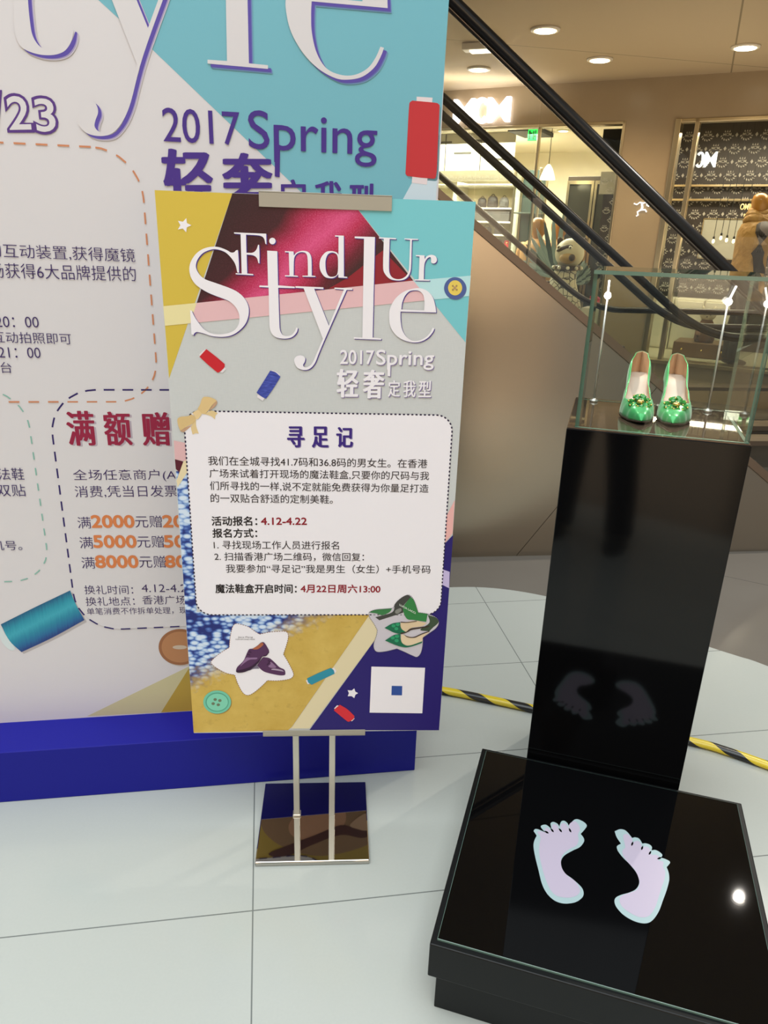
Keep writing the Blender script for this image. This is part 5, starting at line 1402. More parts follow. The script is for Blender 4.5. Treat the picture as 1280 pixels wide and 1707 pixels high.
box(bm, -0.10, 0.14, -0.045, 0.045, -0.062, -0.0505, 0.004)
obj('diffuser', bm, mat('diffuser_lit', (255, 250, 236), 0.4, emit=(255, 248, 230), es=2.0), el)
for x, y, lab in ((3.02, 0.75, 'warm round lamp in the shop window ceiling beside the left frame'), (3.75, 1.0, 'warm round lamp in the shop window ceiling above the mannequin'), (1.30, 1.9, 'round lamp in the ceiling of the open shop')):
    dl = fthing('shop_downlight', lab, 'ceiling light', x, y, 2.74, 'small lamps in the shop ceilings')
    bm = NB()
    lathe(bm, [(0.06, -0.002), (0.06, -0.012), (0.08, -0.010), (0.082, -0.0005)], 24)
    obj('trim_ring', bm, trim_w, dl, True)
    bm = NB()
    lathe(bm, [(0.055, -0.003), (0.055, -0.014), (0.03, -0.016)], 24)
    obj('lens', bm, lens, dl)

# ---- exit sign
ex = fthing('exit_sign', 'small glowing green exit sign hanging in the open shop', 'exit sign', 1.15, 1.2, 2.74)
bm = NB()
box(bm, -0.055, 0.055, -0.012, 0.012, -0.19, -0.07, 0.003)
obj('panel', bm, mat('exit_green', (30, 190, 70), 0.4, emit=(30, 210, 80), es=1.6), ex)
bm = NB()
for a in ((-0.04, -0.024, -0.175, -0.085), (-0.024, 0.0, -0.12, -0.105), (0.008, 0.022, -0.175, -0.09), (0.022, 0.044, -0.15, -0.135), (0.032, 0.044, -0.12, -0.085)):
    box(bm, a[0], a[1], -0.0135, -0.0122, a[2], a[3])
obj('symbol', bm, mat('exit_dark_green', (10, 70, 30), 0.4), ex)
bm = NB()
tube(bm, [(0, 0, -0.07), (0, 0, -0.001)], 0.004, 8)
obj('hanger', bm, champagne, ex)

# ---- monogram patterned walls
dark_pattern = mat('dark_brown_pattern', (48, 40, 36), 0.5)
pattern_ink = mat('pattern_ink', (172, 166, 154), 0.5)
light_pattern = mat('grey_pattern', (150, 142, 122), 0.5)
_mono = text2d('MCM', 0.02)


def emblem_into(bm, x, z, y, s, mi):
    n0 = len(bm.faces)
    nv = len(bm.verts)
    bm.from_mesh(_mono)
    bm.verts.ensure_lookup_table()
    xs = [v.co.x for v in bm.verts[nv:]]
    w = max(xs)
    for v in bm.verts[nv:]:
        v.co = (x + (v.co.x / w - 0.5) * s * 0.62, y, z + (v.co.y / w) * s * 0.62 - s * 0.06)
    # leaves below and crown above
    for k in range(7):
        a = math.pi * (1.12 + 0.76 * k / 6)
        c = Vector((x + 0.44 * s * math.cos(a), y, z + 0.08 * s + 0.44 * s * math.sin(a)))
        d = Vector((math.cos(a + .5), 0, math.sin(a + .5))) * s * 0.11
        e = Vector((-math.sin(a + .5), 0, math.cos(a + .5))) * s * 0.055
        bm.faces.new([bm.verts.new(q) for q in (c - d, c - e, c + d, c + e)])
    for k in (-1, 0, 1):
        c = Vector((x + k * s * 0.16, y, z + 0.24 * s))
        bm.faces.new([bm.verts.new(c + Vector(q) * s) for q in ((-.06, 0, -.04), (.06, 0, -.04), (.03 * k, 0, .12))])
    bm.faces.ensure_lookup_table()
    for f in bm.faces[n0:]:
        f.material_index = mi


def pattern_wall(name, x0, x1, z0, z1, y, s, m_, t=0.05):
    bm = NB()
    box(bm, x0, x1, y, y + t, z0, z1)
    r = 0
    z = z0 + s * 0.45
    while z < z1 - s * 0.35:
        x = x0 + s * (0.55 if r % 2 else 1.25)
        while x < x1 - s * 0.5:
            emblem_into(bm, x, z, y - 0.0012, s, 1)
            if x + s * 1.1 < x1:
                c = Vector((x + s * 0.72, y - 0.0012, z))
                f = bm.faces.new([bm.verts.new(c + Vector(q) * s) for q in ((-.11, 0, 0), (0, 0, -.17), (.11, 0, 0), (0, 0, .17))])
                f.material_index = 1
            x += s * 1.45
        r += 1
        z += s * 0.98
    bmesh.ops.transform(bm, matrix=FR, verts=bm.verts)
    return struct(name, bm, [m_, pattern_ink])


pattern_wall('wall_pattern_right', 2.64, 5.8, 0.95, 2.739, 1.60, 0.135, dark_pattern)
pattern_wall('wall_pattern_left', 1.98, 2.22, 0.9, 2.0, 1.5, 0.10, dark_pattern)
pattern_wall('wall_pattern_pale', 1.92, 2.22, 2.0, 2.24, 1.5, 0.10, light_pattern)
pattern_wall('wall_pattern_band', -1.2, 0.70, 2.205, 2.33, 2.24, 0.09, light_pattern)
bm = NB()
for z in (2.08, 1.935):
    fbox(bm, 2.75, 5.8, 1.50, 1.597, z, z + 0.022, .002)
struct('trim_4', bm, champagne)
bm = NB()
fbox(bm, 2.64, 5.8, 0.31, 1.597, 0.26, 0.34)
struct('floor_window', bm, mat('window_deck', (214, 204, 176), 0.3))
# pale cabinet low in the window
cb = fthing('display_cabinet', 'pale cream cabinet low behind the right shop window', 'cabinet', 3.15, 1.55, 0.34)
for x in (-0.47, -0.15, 0.17):
    bm = NB()
    box(bm, x, x + 0.31, -0.35, 0.0, 0.0, 0.56, 0.004)
    obj('body', bm, cream, cb)
    bm = NB()
    box(bm, x + 0.012, x + 0.298, -0.366, -0.351, 0.02, 0.54, 0.003)
    d_ = obj('door', bm, white_gloss, cb)
    bm = NB()
    tube(bm, [(x + 0.26, -0.37, 0.24), (x + 0.26, -0.375, 0.34)], 0.005, 8)
    obj('handle', bm, champagne, d_)
# mirror with pendant bulbs
mr = fthing('wall_panel', 'pale grey panel on the dark patterned wall behind the row of bulbs', 'panel', 3.42, 1.58, 1.55)
bm = NB()
box(bm, -0.30, 0.30, -0.004, 0.012, -0.21, 0.20)
obj('board', bm, mat('pale_grey_board', (168, 166, 152), 0.35), mr)
bm = NB()
for a in ((-0.31, 0.31, 0.20, 0.21), (-0.31, 0.31, -0.22, -0.21)):
    box(bm, a[0], a[1], -0.012, 0.012, a[2], a[3])
for a in ((-0.31, -0.30), (0.30, 0.31)):
    box(bm, a[0], a[1], -0.012, 0.012, -0.22, 0.21)
obj('frame', bm, champagne, mr)
bulb_m = mat('warm_bulb', (255, 240, 210), 0.3, emit=(255, 226, 170), es=4)
cord_m = mat('black_cord', (24, 22, 20), 0.6)
BL = ((3.29, 1.52, 'leftmost of the pendant bulbs in the window, beside the black handrail'), (3.36, 1.555, 'second pendant bulb from the left, hanging highest'), (3.42, 1.535, 'third pendant bulb from the left in the window'), (3.49, 1.525, 'fourth pendant bulb from the left in the window'), (3.57, 1.51, 'fifth pendant bulb from the left, next to the mannequin shoulder'), (3.815, 1.53, 'rightmost pendant bulb, between the mannequin and the photo edge'))
for x, z, lab in BL:
    t_ = fthing('pendant_bulb', lab, 'pendant light', x, 1.2, z, 'pendant bulbs in the right window')
    bm = NB()
    lathe(bm, [(0.004, -0.024), (0.012, -0.016), (0.015, -0.004), (0.011, 0.010), (0.008, 0.02)], 14)
    obj('bulb', bm, bulb_m, t_, True)
    bm = NB()
    lathe(bm, [(0.011, 0.019), (0.011, 0.042), (0.006, 0.05)], 12)
    obj('socket', bm, cord_m, t_, True)
    bm = NB()
    tube(bm, [(0, 0, 0.048), (0, 0, 2.739 - z)], 0.003, 6)
    obj('cord', bm, cord_m, t_)


# ---- mannequins
def rings_loft(bm, rings, n=18):
    """rings: (cx, cy, z, rx, ry)"""
    R_ = [[bm.verts.new((c[0] + c[3] * math.cos(k * 2 * math.pi / n), c[1] + c[4] * math.sin(k * 2 * math.pi / n), c[2])) for k in range(n)] for c in rings]
    for a, b in zip(R_, R_[1:]):
        for k in range(n):
            bm.faces.new((a[k], a[(k + 1) % n], b[(k + 1) % n], b[k]))
    bm.faces.new(R_[0][::-1])
    bm.faces.new(R_[-1])
    return bm


skin_gold = mat('golden_mannequin', (176, 122, 48), 0.3)
jacket = nodes_of('mustard_jacket', 0.6, 0.3)
jn = noise(jacket[1], objco(jacket[1]), 9, 3)
jacket[1].links.new(mixc(jacket[1], jn, C3((190, 152, 96)), C3((150, 112, 60))), jacket[2].inputs['Base Color'])
bump(jacket[1], jacket[2], noise(jacket[1], objco(jacket[1]), 14, 2), 0.8, 0.03)
jacket = jacket[0]
dark_cloth = mat('dark_trousers', (40, 34, 34), 0.7)


def mannequin(label, x, y, z, s, coat, hood, group=None, rz=0.0):
    t_ = fthing('mannequin', label, 'mannequin', x, y, z, group, rz)
    bm = NB()
    rings_loft(bm, [(0, 0, 1.30 * s, .05 * s, .05 * s), (0, 0, 1.40 * s, .048 * s, .05 * s), (0.004 * s, 0, 1.425 * s, .055 * s, .062 * s), (.012 * s, 0, 1.455 * s, .072 * s, .082 * s), (.008 * s, 0, 1.50 * s, .080 * s, .096 * s), (0, 0, 1.55 * s, .078 * s, .094 * s), (-.006 * s, 0, 1.59 * s, .060 * s, .072 * s), (-.008 * s, 0, 1.612 * s, .028 * s, .034 * s)])
    ball(bm, (.083 * s, 0, 1.495 * s), .012 * s, 8, 1.2, .8, 1.6)
    obj('head', bm, skin_gold, t_, True)
    bm = NB()
    rings_loft(bm, [(0, 0, .86 * s, .15 * s, .20 * s), (0, 0, .92 * s, .155 * s, .215 * s), (0, 0, 1.02 * s, .145 * s, .20 * s), (0, 0, 1.15 * s, .15 * s, .205 * s), (0, 0, 1.27 * s, .145 * s, .21 * s), (0, 0, 1.335 * s, .12 * s, .19 * s), (0, 0, 1.375 * s, .085 * s, .12 * s), (0, 0, 1.395 * s, .06 * s, .07 * s)])
    jk = obj('coat', bm, coat, t_, True)
    for sg_ in (1, -1):
        bm = NB()
        tube(bm, [(0, sg_ * .18 * s, 1.33 * s), (0.0, sg_ * .225 * s, 1.26 * s), (-.02 * s, sg_ * .25 * s, 1.08 * s), (.02 * s, sg_ * .25 * s, .94 * s), (.06 * s, sg_ * .245 * s, .84 * s)], [.055 * s, .066 * s, .058 * s, .05 * s, .042 * s], 14)
        obj('sleeve', bm, dark_cloth if hood and sg_ < 0 else coat, jk, True)
        bm = NB()
        tube(bm, [(.06 * s, sg_ * .245 * s, .85 * s), (.075 * s, sg_ * .243 * s, .79 * s), (.085 * s, sg_ * .24 * s, .72 * s)], [.022 * s, .026 * s, .012 * s], 10, True, 1.2, .7)
        obj('hand', bm, skin_gold, t_, True)
        bm = NB()
        tube(bm, [(0, sg_ * .085 * s, .90 * s), (0, sg_ * .092 * s, .70 * s), (.012 * s, sg_ * .09 * s, .48 * s), (-.01 * s, sg_ * .088 * s, .28 * s), (-.015 * s, sg_ * .088 * s, .06 * s)], [.10 * s, .088 * s, .062 * s, .058 * s, .045 * s], 14)
        obj('trouser_leg', bm, dark_cloth, t_, True)
        bm = NB()
        ball(bm, (.04 * s, sg_ * .088 * s, .035 * s), .045 * s, 12, 2.1, .9, .75)
        obj('shoe', bm, dark_cloth, t_, True)
    if hood:
        bm = NB()
        for k, (zz, rr, tt) in enumerate(((1.375, .088, .040), (1.41, .078, .036), (1.44, .070, .028))):
            pts_ = [(rr * s * math.cos(a) * .95, rr * s * math.sin(a) * 1.15, (zz + .018 * math.sin(2 * a + k)) * s) for a in [i * 2 * math.pi / 20 for i in range(21)]]
            tube(bm, pts_, tt * s, 10, False)
        obj('hood', bm, coat, jk, True)
    return t_


mannequin('tall golden mannequin in a hooded mustard jacket at the right edge of the window', 3.73, 0.345, 0.342, 0.995, jacket, True, None, R(22))
tan_coat = mat('tan_coat', (192, 138, 72), 0.6)
mannequin('left of the two small tan mannequins in the open shop', 1.385, 1.0, 0.0, 1.065, tan_coat, False, 'two tan mannequins', R(60))
mannequin('right of the two small tan mannequins in the open shop', 1.53, 1.35, 0.0, 1.065, tan_coat, False, 'two tan mannequins', R(60))

# ---- statue of a winged animal
ivory = nodes_of('ivory_patterned', 0.45, 0.5)
vo = nd(ivory[1], 'ShaderNodeTexVoronoi')
vo.feature = 'DISTANCE_TO_EDGE'
vo.inputs['Scale'].default_value = 14
ivory[1].links.new(objco(ivory[1]), vo.inputs['Vector'])
ivory[1].links.new(ramp(ivory[1], vo.outputs['Distance'], [(0.03, C3((60, 54, 48))), (0.07, C3((206, 196, 172)))]), ivory[2].inputs['Base Color'])
ivory = ivory[0]
face_m = mat('ivory_face', (214, 202, 176), 0.4)
brown_m = mat('brown_patch', (74, 56, 44), 0.45)
tan_m = mat('tan_muzzle', (180, 146, 96), 0.45)
feather = mat('grey_blue_feather', (150, 170, 170), 0.5)
feather_d = mat('dark_feather', (74, 92, 96), 0.5)
st = fthing('winged_statue', 'pale round-headed animal statue with grey-blue wings and a jewelled collar, behind the escalator glass', 'statue', 1.86, 0.55, 0.42)
bm = NB()
rings_loft(bm, [(0, 0, 0.0, .20, .20), (0, 0, .05, .26, .24), (0, 0, .25, .27, .25), (0, 0, .45, .22, .21), (.01, 0, .62, .15, .15), (.03, 0, .74, .12, .12), (.04, 0, .80, .11, .11)], 24)
obj('body', bm, ivory, st, True)
bm = NB()
ball(bm, (.06, -.02, .925), .155, 26, 1.02, .95, 1.0)
hd = obj('head', bm, face_m, st, True)
bm = NB()
ball(bm, (.075, -.135, .875), .075, 16, 1.25, .75, .8)
obj('muzzle', bm, tan_m, hd, True)
bm = NB()
ball(bm, (.135, -.185, .885), .036, 14, 1, .8, 1)
obj('nose', bm, brown_m, hd, True)
bm = NB()
ball(bm, (.03, -.135, .975), .055, 14, 1.7, .5, .55, Matrix.Rotation(R(-18), 4, 'Y'))
obj('eye_patch', bm, brown_m, hd, True)
for ex_, ez in ((.10, .985), (-.03, .985)):
    bm = NB()
    ball(bm, (ex_, -.158, ez), .021, 12)
    ey = obj('eye', bm, mat('eye_white', (236, 230, 214), 0.2), hd, True)
    bm = NB()
    ball(bm, (ex_ + .004, -.174, ez), .010, 8)
    obj('pupil', bm, brown_m, hd, True)
for sg_ in (-1, 1):
    bm = NB()
    ball(bm, (.06 + sg_ * .12, .02, 1.03), .055, 14, .7, .5, 1.2, Matrix.Rotation(R(sg_ * 30), 4, 'Y'))
    obj('ear', bm, brown_m, hd, True)
bm = NB()
pts_ = [(.045 + .135 * math.cos(a), .135 * math.sin(a), .775) for a in [i * 2 * math.pi / 28 for i in range(29)]]
tube(bm, pts_, .024, 10, False, .6, 1.1)
cl = obj('collar', bm, brown_m, st, True)
bm = NB()
for i in range(10):
    a = i * 2 * math.pi / 10
    bmesh.ops.create_icosphere(bm, subdivisions=2, radius=.021, matrix=Matrix.Translation((.045 + .155 * math.cos(a), .155 * math.sin(a), .775)))
obj('collar_stones', bm, mat('clear_stone', (226, 220, 204), 0.08, spec=0.9), cl, True)
for sg_, base, spread in ((-1, (-.10, .06, .66), 0.0), (1, (.10, .16, .60), 0.5)):
    bm = NB()
    for row, (cnt, ln, wd) in enumerate(((9, .50, .055), (8, .34, .050), (6, .20, .045))):
        for k in range(cnt):
            q = k / (cnt - 1)
            a = R(168 - 78 * q) if sg_ < 0 else R(12 + 60 * q)
            L_ = ln * (0.72 + 0.50 * q) * (1.1 if sg_ < 0 else .4)
            d = Vector((math.cos(a), .12 + .05 * row, math.sin(a))).normalized()
            up_ = Vector((-d.z, 0, d.x))
            b0 = Vector(base) + Vector((0, -.012 * row, 0)) + d * .03
            prof = [(0, .3), (.25, .85), (.6, 1), (.85, .7), (1.0, .06)]
            lo = [bm.verts.new(b0 + d * L_ * u_ - up_ * wd * w_ * .5 + Vector((0, -.006, 0))) for u_, w_ in prof]
            mi_ = [bm.verts.new(b0 + d * L_ * u_ + Vector((0, -.014, 0))) for u_, w_ in prof]
            hi = [bm.verts.new(b0 + d * L_ * u_ + up_ * wd * w_ * .5 + Vector((0, -.006, 0))) for u_, w_ in prof]
            bk = [bm.verts.new(b0 + d * L_ * u_ + Vector((0, .004, 0))) for u_, w_ in prof]
            for i in range(4):
                for A_, B_ in ((lo, mi_), (mi_, hi), (hi, bk), (bk, lo)):
                    f = bm.faces.new((A_[i], A_[i + 1], B_[i + 1], B_[i]))
                    f.material_index = 1 if (row + k) % 3 == 0 else 0
    obj('wing', bm, [feather, feather_d], st)
bm = NB()
fbox(bm, 1.62, 2.10, 0.32, 0.80, 0.0, 0.42, .006)
tag(obj('statue_plinth', bm, white_gloss), 'white plinth under the winged animal statue', 'plinth')
bm = NB()
fbox(bm, 2.14, 2.36, 0.45, 0.72, 0.0, 0.79, .006)
tag(obj('pedestal', bm, white_gloss), 'white pedestal carrying the small pink bag', 'pedestal')
pk = fthing('pink_bag', 'small pink bag with an open flap on the white pedestal', 'bag', 2.24, 0.58, 0.79, None, R(10))
bm = NB()
ball(bm, (0, 0, .062), .062, 16, 1.05, .7, 1.0)
for v in bm.verts:
    v.co.z = max(v.co.z, 0.0)
obj('pouch', bm, mat('pink_leather', (226, 96, 122), 0.4), pk, True)
bm = NB()
ball(bm, (0.01, -.02, .10), .058, 14, 1.1, .6, .45, Matrix.Rotation(R(14), 4, 'Y'))
obj('flap', bm, mat('deep_pink_leather', (206, 66, 98), 0.4), pk, True)

# ---- cat-like statue on the brown box in the window
bx = fthing('display_box', 'long brown display box low in the right shop window', 'display box', 3.42, 0.85, 0.341)
bm = NB()
box(bm, -0.29, 0.29, -0.22, 0.22, 0.0, 0.155, 0.006)
obj('body', bm, mat('brown_leather', (122, 88, 56), 0.45), bx)
bm = NB()
for x in (-0.2, 0.0, 0.2):
    ball(bm, (x, -0.224, 0.08), 0.012, 8)
obj('studs', bm, gold_m, bx, True)
ct = fthing('seated_statue', 'small seated animal statue with a pale head on the brown display box', 'statue', 3.41, 0.80, 0.497)
bm = NB()
rings_loft(bm, [(0, 0, 0, .09, .09), (0, 0, .03, .105, .10), (0, 0, .12, .10, .09), (0, 0, .20, .07, .065), (0, 0, .235, .05, .05)], 18)
for sg_ in (-1, 1):
    tube(bm, [(sg_ * .055, -.05, .16), (sg_ * .06, -.085, .08), (sg_ * .06, -.095, .015)], [.026, .024, .026], 10)
obj('body', bm, mat('russet_fur', (126, 84, 58), 0.6), ct, True)
bm = NB()
ball(bm, (0, -.01, .285), .075, 18, 1.1, .9, .85)
for sg_ in (-1, 1):
    tube(bm, [(sg_ * .05, 0, .325), (sg_ * .062, 0, .375)], [.026, .003], 10)
hh = obj('head', bm, face_m, ct, True)
bm = NB()
for sg_ in (-1, 1):
    ball(bm, (sg_ * .03, -.073, .29), .008, 8)
ball(bm, (0, -.08, .268), .008, 8)
obj('features', bm, brown_m, hh, True)

# ---- shelf unit with bags
sh = fthing('shelf_unit', 'bright cream shelf unit full of bags at the back of the open shop', 'shelf unit', 0.0, 2.30, 0.0)
bm = NB()
box(bm, -1.2, 0.66, 0.40, 0.42, 0.0, 2.20)
obj('back_panel', bm, mat('lit_cream_panel', (246, 234, 196), 0.6), sh)
for x in (-1.2, -0.30, 0.60):
    bm = NB()
    box(bm, x, x + 0.06, 0.0, 0.40, 0.0, 2.20, 0.003)
    obj('upright', bm, white_gloss, sh)
SHELF = (0.35, 0.72, 1.08, 1.36, 1.535, 1.70, 1.875, 2.16)
for z in SHELF:
    for x in (-1.14, -0.24):
        bm = NB()
        box(bm, x, x + 0.84, 0.01, 0.40, z - 0.022, z, 0.002)
        obj('shelf', bm, white_gloss, sh)
black_leather = mat('dark_leather', (38, 34, 32), 0.4)
grey_leather = mat('grey_leather', (92, 90, 88), 0.45)


def backpack(label, x, z, m_, s=1.0):
    t_ = fthing('backpack', label, 'backpack', x, 2.42, z, 'backpacks on the lit shelves')
    bm = NB()
    rings_loft(bm, [(0, 0, .001, .060 * s, .04 * s), (0, 0, .02 * s, .070 * s, .048 * s), (0, 0, .08 * s, .070 * s, .045 * s), (0, 0, .115 * s, .058 * s, .036 * s), (0, 0, .135 * s, .034 * s, .022 * s)], 16)
    obj('body', bm, m_, t_, True)
    bm = NB()
    box(bm, -.042 * s, .042 * s, -.062 * s, -.04 * s, .015 * s, .068 * s, .008 * s)
    obj('pocket', bm, m_, t_)
    bm = NB()
    tube(bm, [(.022 * s * math.cos(a), 0, .13 * s + .024 * s * math.sin(a)) for a in [i * math.pi / 10 for i in range(11)]], .0045 * s, 8)
    obj('handle', bm, black_leather, t_, True)
    return t_


def handbag(label, x, z, m_, w=.10, h=.07):
    t_ = fthing('handbag', label, 'handbag', x, 2.42, z, 'handbags on the lit shelves')
    bm = NB()
    box(bm, -w / 2, w / 2, -.03, .03, 0.001, h, .012)
    for v in bm.verts:
        v.co.x *= 1 - .18 * v.co.z / h
    obj('body', bm, m_, t_)
    bm = NB()
    tube(bm, [(w * .3 * math.cos(a), 0, h + .035 * math.sin(a) - .004) for a in [i * math.pi / 12 for i in range(13)]], .004, 8)
    obj('handle', bm, black_leather, t_, True)
    bm = NB()
    box(bm, -.012, .012, -.036, -.0305, h * .55, h * .72, .002)
    obj('clasp', bm, gold_m, t_)
    return t_


for i, (x, lab, s) in enumerate(((0.10, 'dark backpack at the left of the top lit shelf', .95), (0.255, 'dark backpack in the middle of the top lit shelf, tallest of the three', 1.12), (0.42, 'dark backpack at the right of the top lit shelf', 1.0))):
    backpack(lab, x, 1.8755, black_leather if i != 2 else grey_leather, s)
for x, lab, m_, w, h in ((0.02, 'dark handbag at the left of the second lit shelf', grey_leather, .13, .085), (0.20, 'dark handbag in the middle of the second lit shelf', black_leather, .14, .09), (0.38, 'dark handbag at the right of the second lit shelf', black_leather, .13, .085)):
    handbag(lab, x, 1.5355, m_, w, h)
CL = ((0.06, (92, 74, 54), 'brown handbag on the third lit shelf, farthest left'), (0.17, (196, 176, 140), 'beige handbag on the third lit shelf, beside the brown one'), (0.28, (150, 62, 50), 'rust red handbag in the middle of the third lit shelf'), (0.40, (84, 118, 112), 'teal handbag on the third lit shelf'), (0.52, (196, 40, 50), 'bright red handbag at the right end of the third lit shelf'))
for i, (x, c, lab) in enumerate(CL):
    handbag(lab, x, 1.3605, mat('bag_leather_%s' % 'abcde'[i], c, 0.45), .095, .10 if i == 4 else .075)
gb = fthing('storage_box', 'long dark grey box on the lit shelf between backpacks and handbags', 'box', 0.28, 2.43, 1.7005)
bm = NB()
box(bm, -0.26, 0.26, -0.10, 0.10, 0.0, 0.105, 0.006)
obj('body', bm, grey_leather, gb)
bm = NB()
box(bm, -0.264, 0.264, -0.104, 0.104, 0.1055, 0.125, 0.004)
obj('lid', bm, grey_leather, gb)
# pendant lamp, glass column, tall cabinet
pl = fthing('pendant_lamp', 'glowing cone shaped pendant lamp in the open shop', 'pendant light', 1.44, 1.0, 2.12)
bm = NB()
lathe(bm, [(0.088, 0.0), (0.080, 0.03), (0.05, 0.11), (0.022, 0.15), (0.012, 0.16)], 24)
obj('shade', bm, mat('lit_shade', (255, 246, 220), 0.5, emit=(255, 238, 196), es=3.0), pl, True)
bm = NB()
tube(bm, [(0, 0, 0.158), (0, 0, 0.619)], 0.004, 8)
obj('cord', bm, cord_m, pl)
gcol = fthing('glass_showcase', 'narrow tall glass showcase with cream posts beside the shelf unit', 'showcase', 1.0, 1.75, 0.0)
for x, y in ((-.16, -.14), (.16, -.14), (-.16, .14), (.16, .14)):
    bm = NB()
    box(bm, x - .014, x + .014, y - .014, y + .014, 0, 2.3, .003)
    obj('post', bm, champagne, gcol)
for x in (-.16, .16):
    bm = NB()
    box(bm, x - .003, x + .003, -.126, .126, .3, 2.28)
    obj('side_glass', bm, shop_glass, gcol)
for z in (.28, .78, 1.28, 1.78):
    bm = NB()
    box(bm, -.155, .155, -.135, .135, z, z + .015, .002)
    obj('shelf', bm, mat('smoked_shelf', (90, 104, 98), 0.2), gcol)
bm = NB()
box(bm, -.16, .16, .142, .156, .1, 2.3)
obj('back', bm, mat('dark_green_back', (62, 78, 72), 0.35), gcol)
tc = fthing('tall_cabinet', 'tall dark cabinet with cream framed doors deep in the open shop', 'cabinet', 1.78, 1.95, 0.0)
bm = NB()
box(bm, -.34, .34, -.10, .20, 0, 2.22, .004)
obj('body', bm, mat('dark_oak', (70, 58, 44), 0.4), tc)
for x in (-.335, 0.005):
    bm = NB()
    box(bm, x, x + .33, -.122, -.102, .05, 2.17, .003)
    d_ = obj('door', bm, mat('smoked_glass_door', (58, 56, 46), 0.12), tc)
    bm = NB()
    for a in ((0, .03, .05, 2.17), (.30, .33, .05, 2.17), (.03, .30, .05, .09), (.03, .30, 2.13, 2.17)):
        box(bm, x + a[0], x + a[1], -.132, -.1225, a[2], a[3])
    obj('door_frame', bm, champagne, d_)
    bm = NB()
    tube(bm, [(x + (.28 if x < 0 else .05), -.145, 1.0), (x + (.28 if x < 0 else .05), -.145, 1.2)], .007, 8)
    obj('handle', bm, champagne, d_)
# ================================================================== PHOTOGRAPHER (mirrored in the pedestal and the escalator steel)
def skin_mesh(name, verts, edges, radii, m, parent, root=0, sub=2):
    me = bpy.data.meshes.new(name)
    me.from_pydata(verts, edges, [])
    o = link_mesh(name, me, m, parent)
    o.modifiers.new('skin', 'SKIN').use_smooth_shade = True
    sl = me.skin_vertices[0].data
    for i, r in enumerate(radii):
        sl[i].radius = (r, r) if not isinstance(r, tuple) else r
    sl[root].use_root = True
    s_ = o.modifiers.new('subdivision', 'SUBSURF')
    s_.levels = sub
    s_.render_levels = sub
    return o


skin_m = mat('skin', (206, 164, 134), 0.5)
hair_m = mat('black_hair', (24, 20, 20), 0.45)
jacket_d = mat('dark_jacket', (36, 36, 42), 0.75)
denim = mat('dark_jeans', (30, 32, 42), 0.8)
pr = thing('person', 'person in dark jacket and jeans holding up a phone, mirrored in the glossy black pedestal', 'person', (-0.09, -0.46, 0), 0)
V = [(0, 0, .92), (0, -.01, 1.10), (0, -.01, 1.28), (0, .0, 1.39), (0, .01, 1.45), (0, .03, 1.52), (0, .03, 1.60)]
Ed = [(0, 1), (1, 2), (2, 3), (3, 4), (4, 5), (5, 6)]
Rd = [(.155, .105), (.14, .10), (.155, .105), (.10, .08), .052, (.072, .088), (.066, .08)]
for sg_ in (-1, 1):
    b0 = len(V)
    V += [(sg_ * .09, 0, .86), (sg_ * .125, .01, .48), (sg_ * .155, -.01, .09), (sg_ * .175, .10, .035)]
    Rd += [.085, .056, .040, (.04, .03)]
    Ed += [(0, b0), (b0, b0 + 1), (b0 + 1, b0 + 2), (b0 + 2, b0 + 3)]
    b1 = len(V)
    hx = .09
    V += [(sg_ * .17, .0, 1.345), (sg_ * .23, .06, 1.11), (sg_ * .10 + .05, .30, 1.31), (sg_ * .062 + hx, .365, 1.375), (sg_ * .05 + hx, .405, 1.41)]
    Rd += [.055, .042, .030, (.036, .022), (.030, .014)]
    Ed += [(3, b1), (b1, b1 + 1), (b1 + 1, b1 + 2), (b1 + 2, b1 + 3), (b1 + 3, b1 + 4)]
    for k in range(4):
        c0 = len(V)
        V += [(sg_ * (.046 - .004 * k) + hx, .418, 1.395 + .019 * k), (sg_ * .030 + hx, .446 - .004 * abs(k - 1), 1.398 + .019 * k), (sg_ * .008 + hx, .452, 1.40 + .019 * k)]
        Rd += [.0092, .0086, .0076]
        Ed += [(b1 + 4, c0), (c0, c0 + 1), (c0 + 1, c0 + 2)]
    c0 = len(V)
    V += [(sg_ * .045 + hx, .400, 1.445), (sg_ * .028 + hx, .415, 1.462)]
    Rd += [.0105, .0085]
    Ed += [(b1 + 3, c0), (c0, c0 + 1)]
body = skin_mesh('body', V, Ed, Rd, skin_m, pr)
bm = NB()
ball(bm, (0, .025, 1.575), .098, 20, .86, 1.02, 1.08)
for v in bm.verts:
    if v.co.y > .085 and v.co.z < 1.62:
        v.co.y = .085 - (v.co.y - .085) * .1
obj('hair', bm, hair_m, pr, True)
bm = NB()
ball(bm, (0, .113, 1.535), .013, 10, .8, 1.3, 1.4)
obj('nose', bm, skin_m, pr, True)
bm = NB()
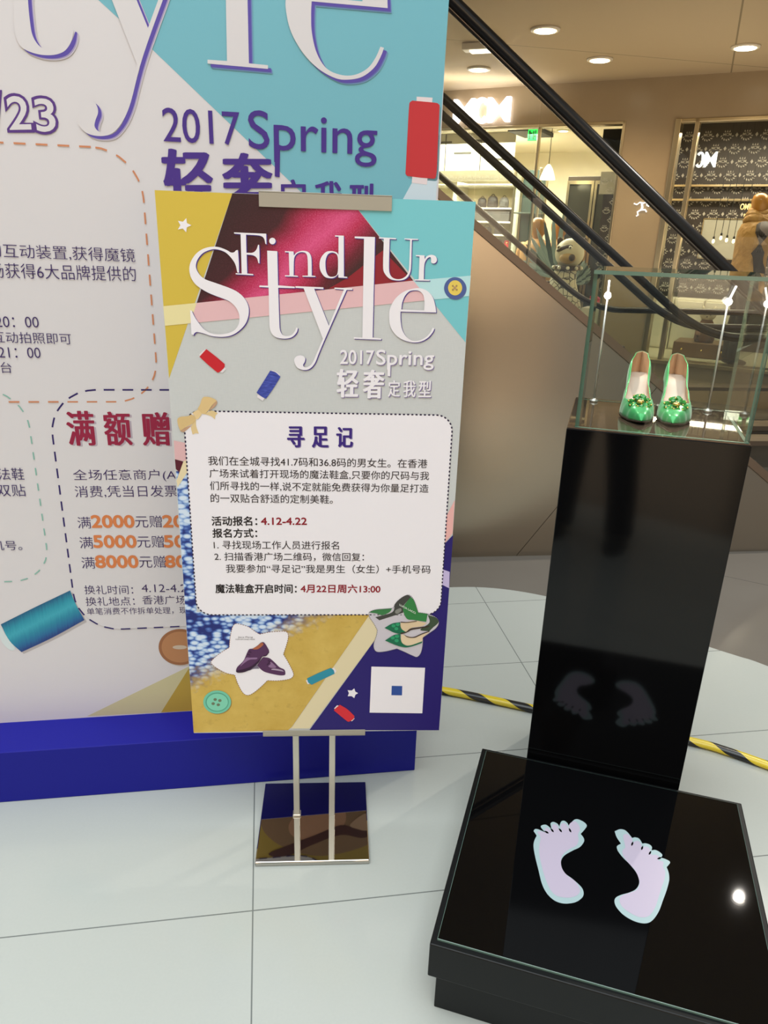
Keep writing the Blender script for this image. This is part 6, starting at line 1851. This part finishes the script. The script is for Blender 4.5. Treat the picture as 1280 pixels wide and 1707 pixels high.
for sg_ in (-1, 1):
    ball(bm, (sg_ * .03, .106, 1.562), .011, 10, 1.3, .5, .7)
obj('eyes', bm, hair_m, pr, True)
bm = NB()
ball(bm, (0, .106, 1.488), .02, 10, 1.1, .4, .3)
obj('mouth', bm, mat('lips', (168, 96, 88), 0.5), pr, True)
bm = NB()
rings_loft(bm, [(0, 0, .80, .175, .125), (0, 0, .92, .18, .125), (0, -.01, 1.08, .17, .12), (0, -.01, 1.26, .19, .125), (0, 0, 1.35, .165, .105), (0, .005, 1.41, .085, .075), (0, .01, 1.435, .062, .062)], 24)
jk = obj('jacket', bm, jacket_d, pr, True)
for sg_ in (-1, 1):
    bm = NB()
    tube(bm, [(sg_ * .12, 0, 1.37), (sg_ * .185, .0, 1.32), (sg_ * .235, .05, 1.12), (sg_ * .215, .10, 1.115), (sg_ * .105 + .045, .285, 1.30)], [.06, .07, .058, .055, .042], 16)
    obj('sleeve', bm, jacket_d, jk, True)
bm = NB()
rings_loft(bm, [(0, 0, .74, .165, .115), (0, 0, .84, .17, .12), (0, 0, .95, .165, .115)], 24)
for sg_ in (-1, 1):
    tube(bm, [(sg_ * .085, 0, .86), (sg_ * .105, .005, .70), (sg_ * .127, .012, .48), (sg_ * .146, -.008, .26), (sg_ * .158, -.005, .055)], [.102, .096, .080, .074, .072], 18)
obj('trousers', bm, denim, pr, True)
for sg_ in (-1, 1):
    bm = NB()
    rings_loft(bm, [(sg_ * .165, .045, 0.0, .052, .14), (sg_ * .165, .045, .03, .054, .143), (sg_ * .164, .03, .065, .048, .11), (sg_ * .16, -.01, .10, .045, .06)], 18)
    obj('shoe', bm, mat('black_shoe', (20, 20, 22), 0.4), pr, True)
ph = thing('smartphone', 'phone held up by the person mirrored in the pedestal', 'phone', (0, -0.010, 1.41), 0)
bm = NB()
box(bm, -.036, .036, -.004, .004, -.075, .075, .0035)
obj('case', bm, mat('phone_black', (16, 16, 18), 0.2), ph)
bm = NB()
box(bm, -.033, .033, -.0046, -.0041, -.066, .066)
obj('screen', bm, mat('phone_screen', (120, 124, 128), 0.1), ph)
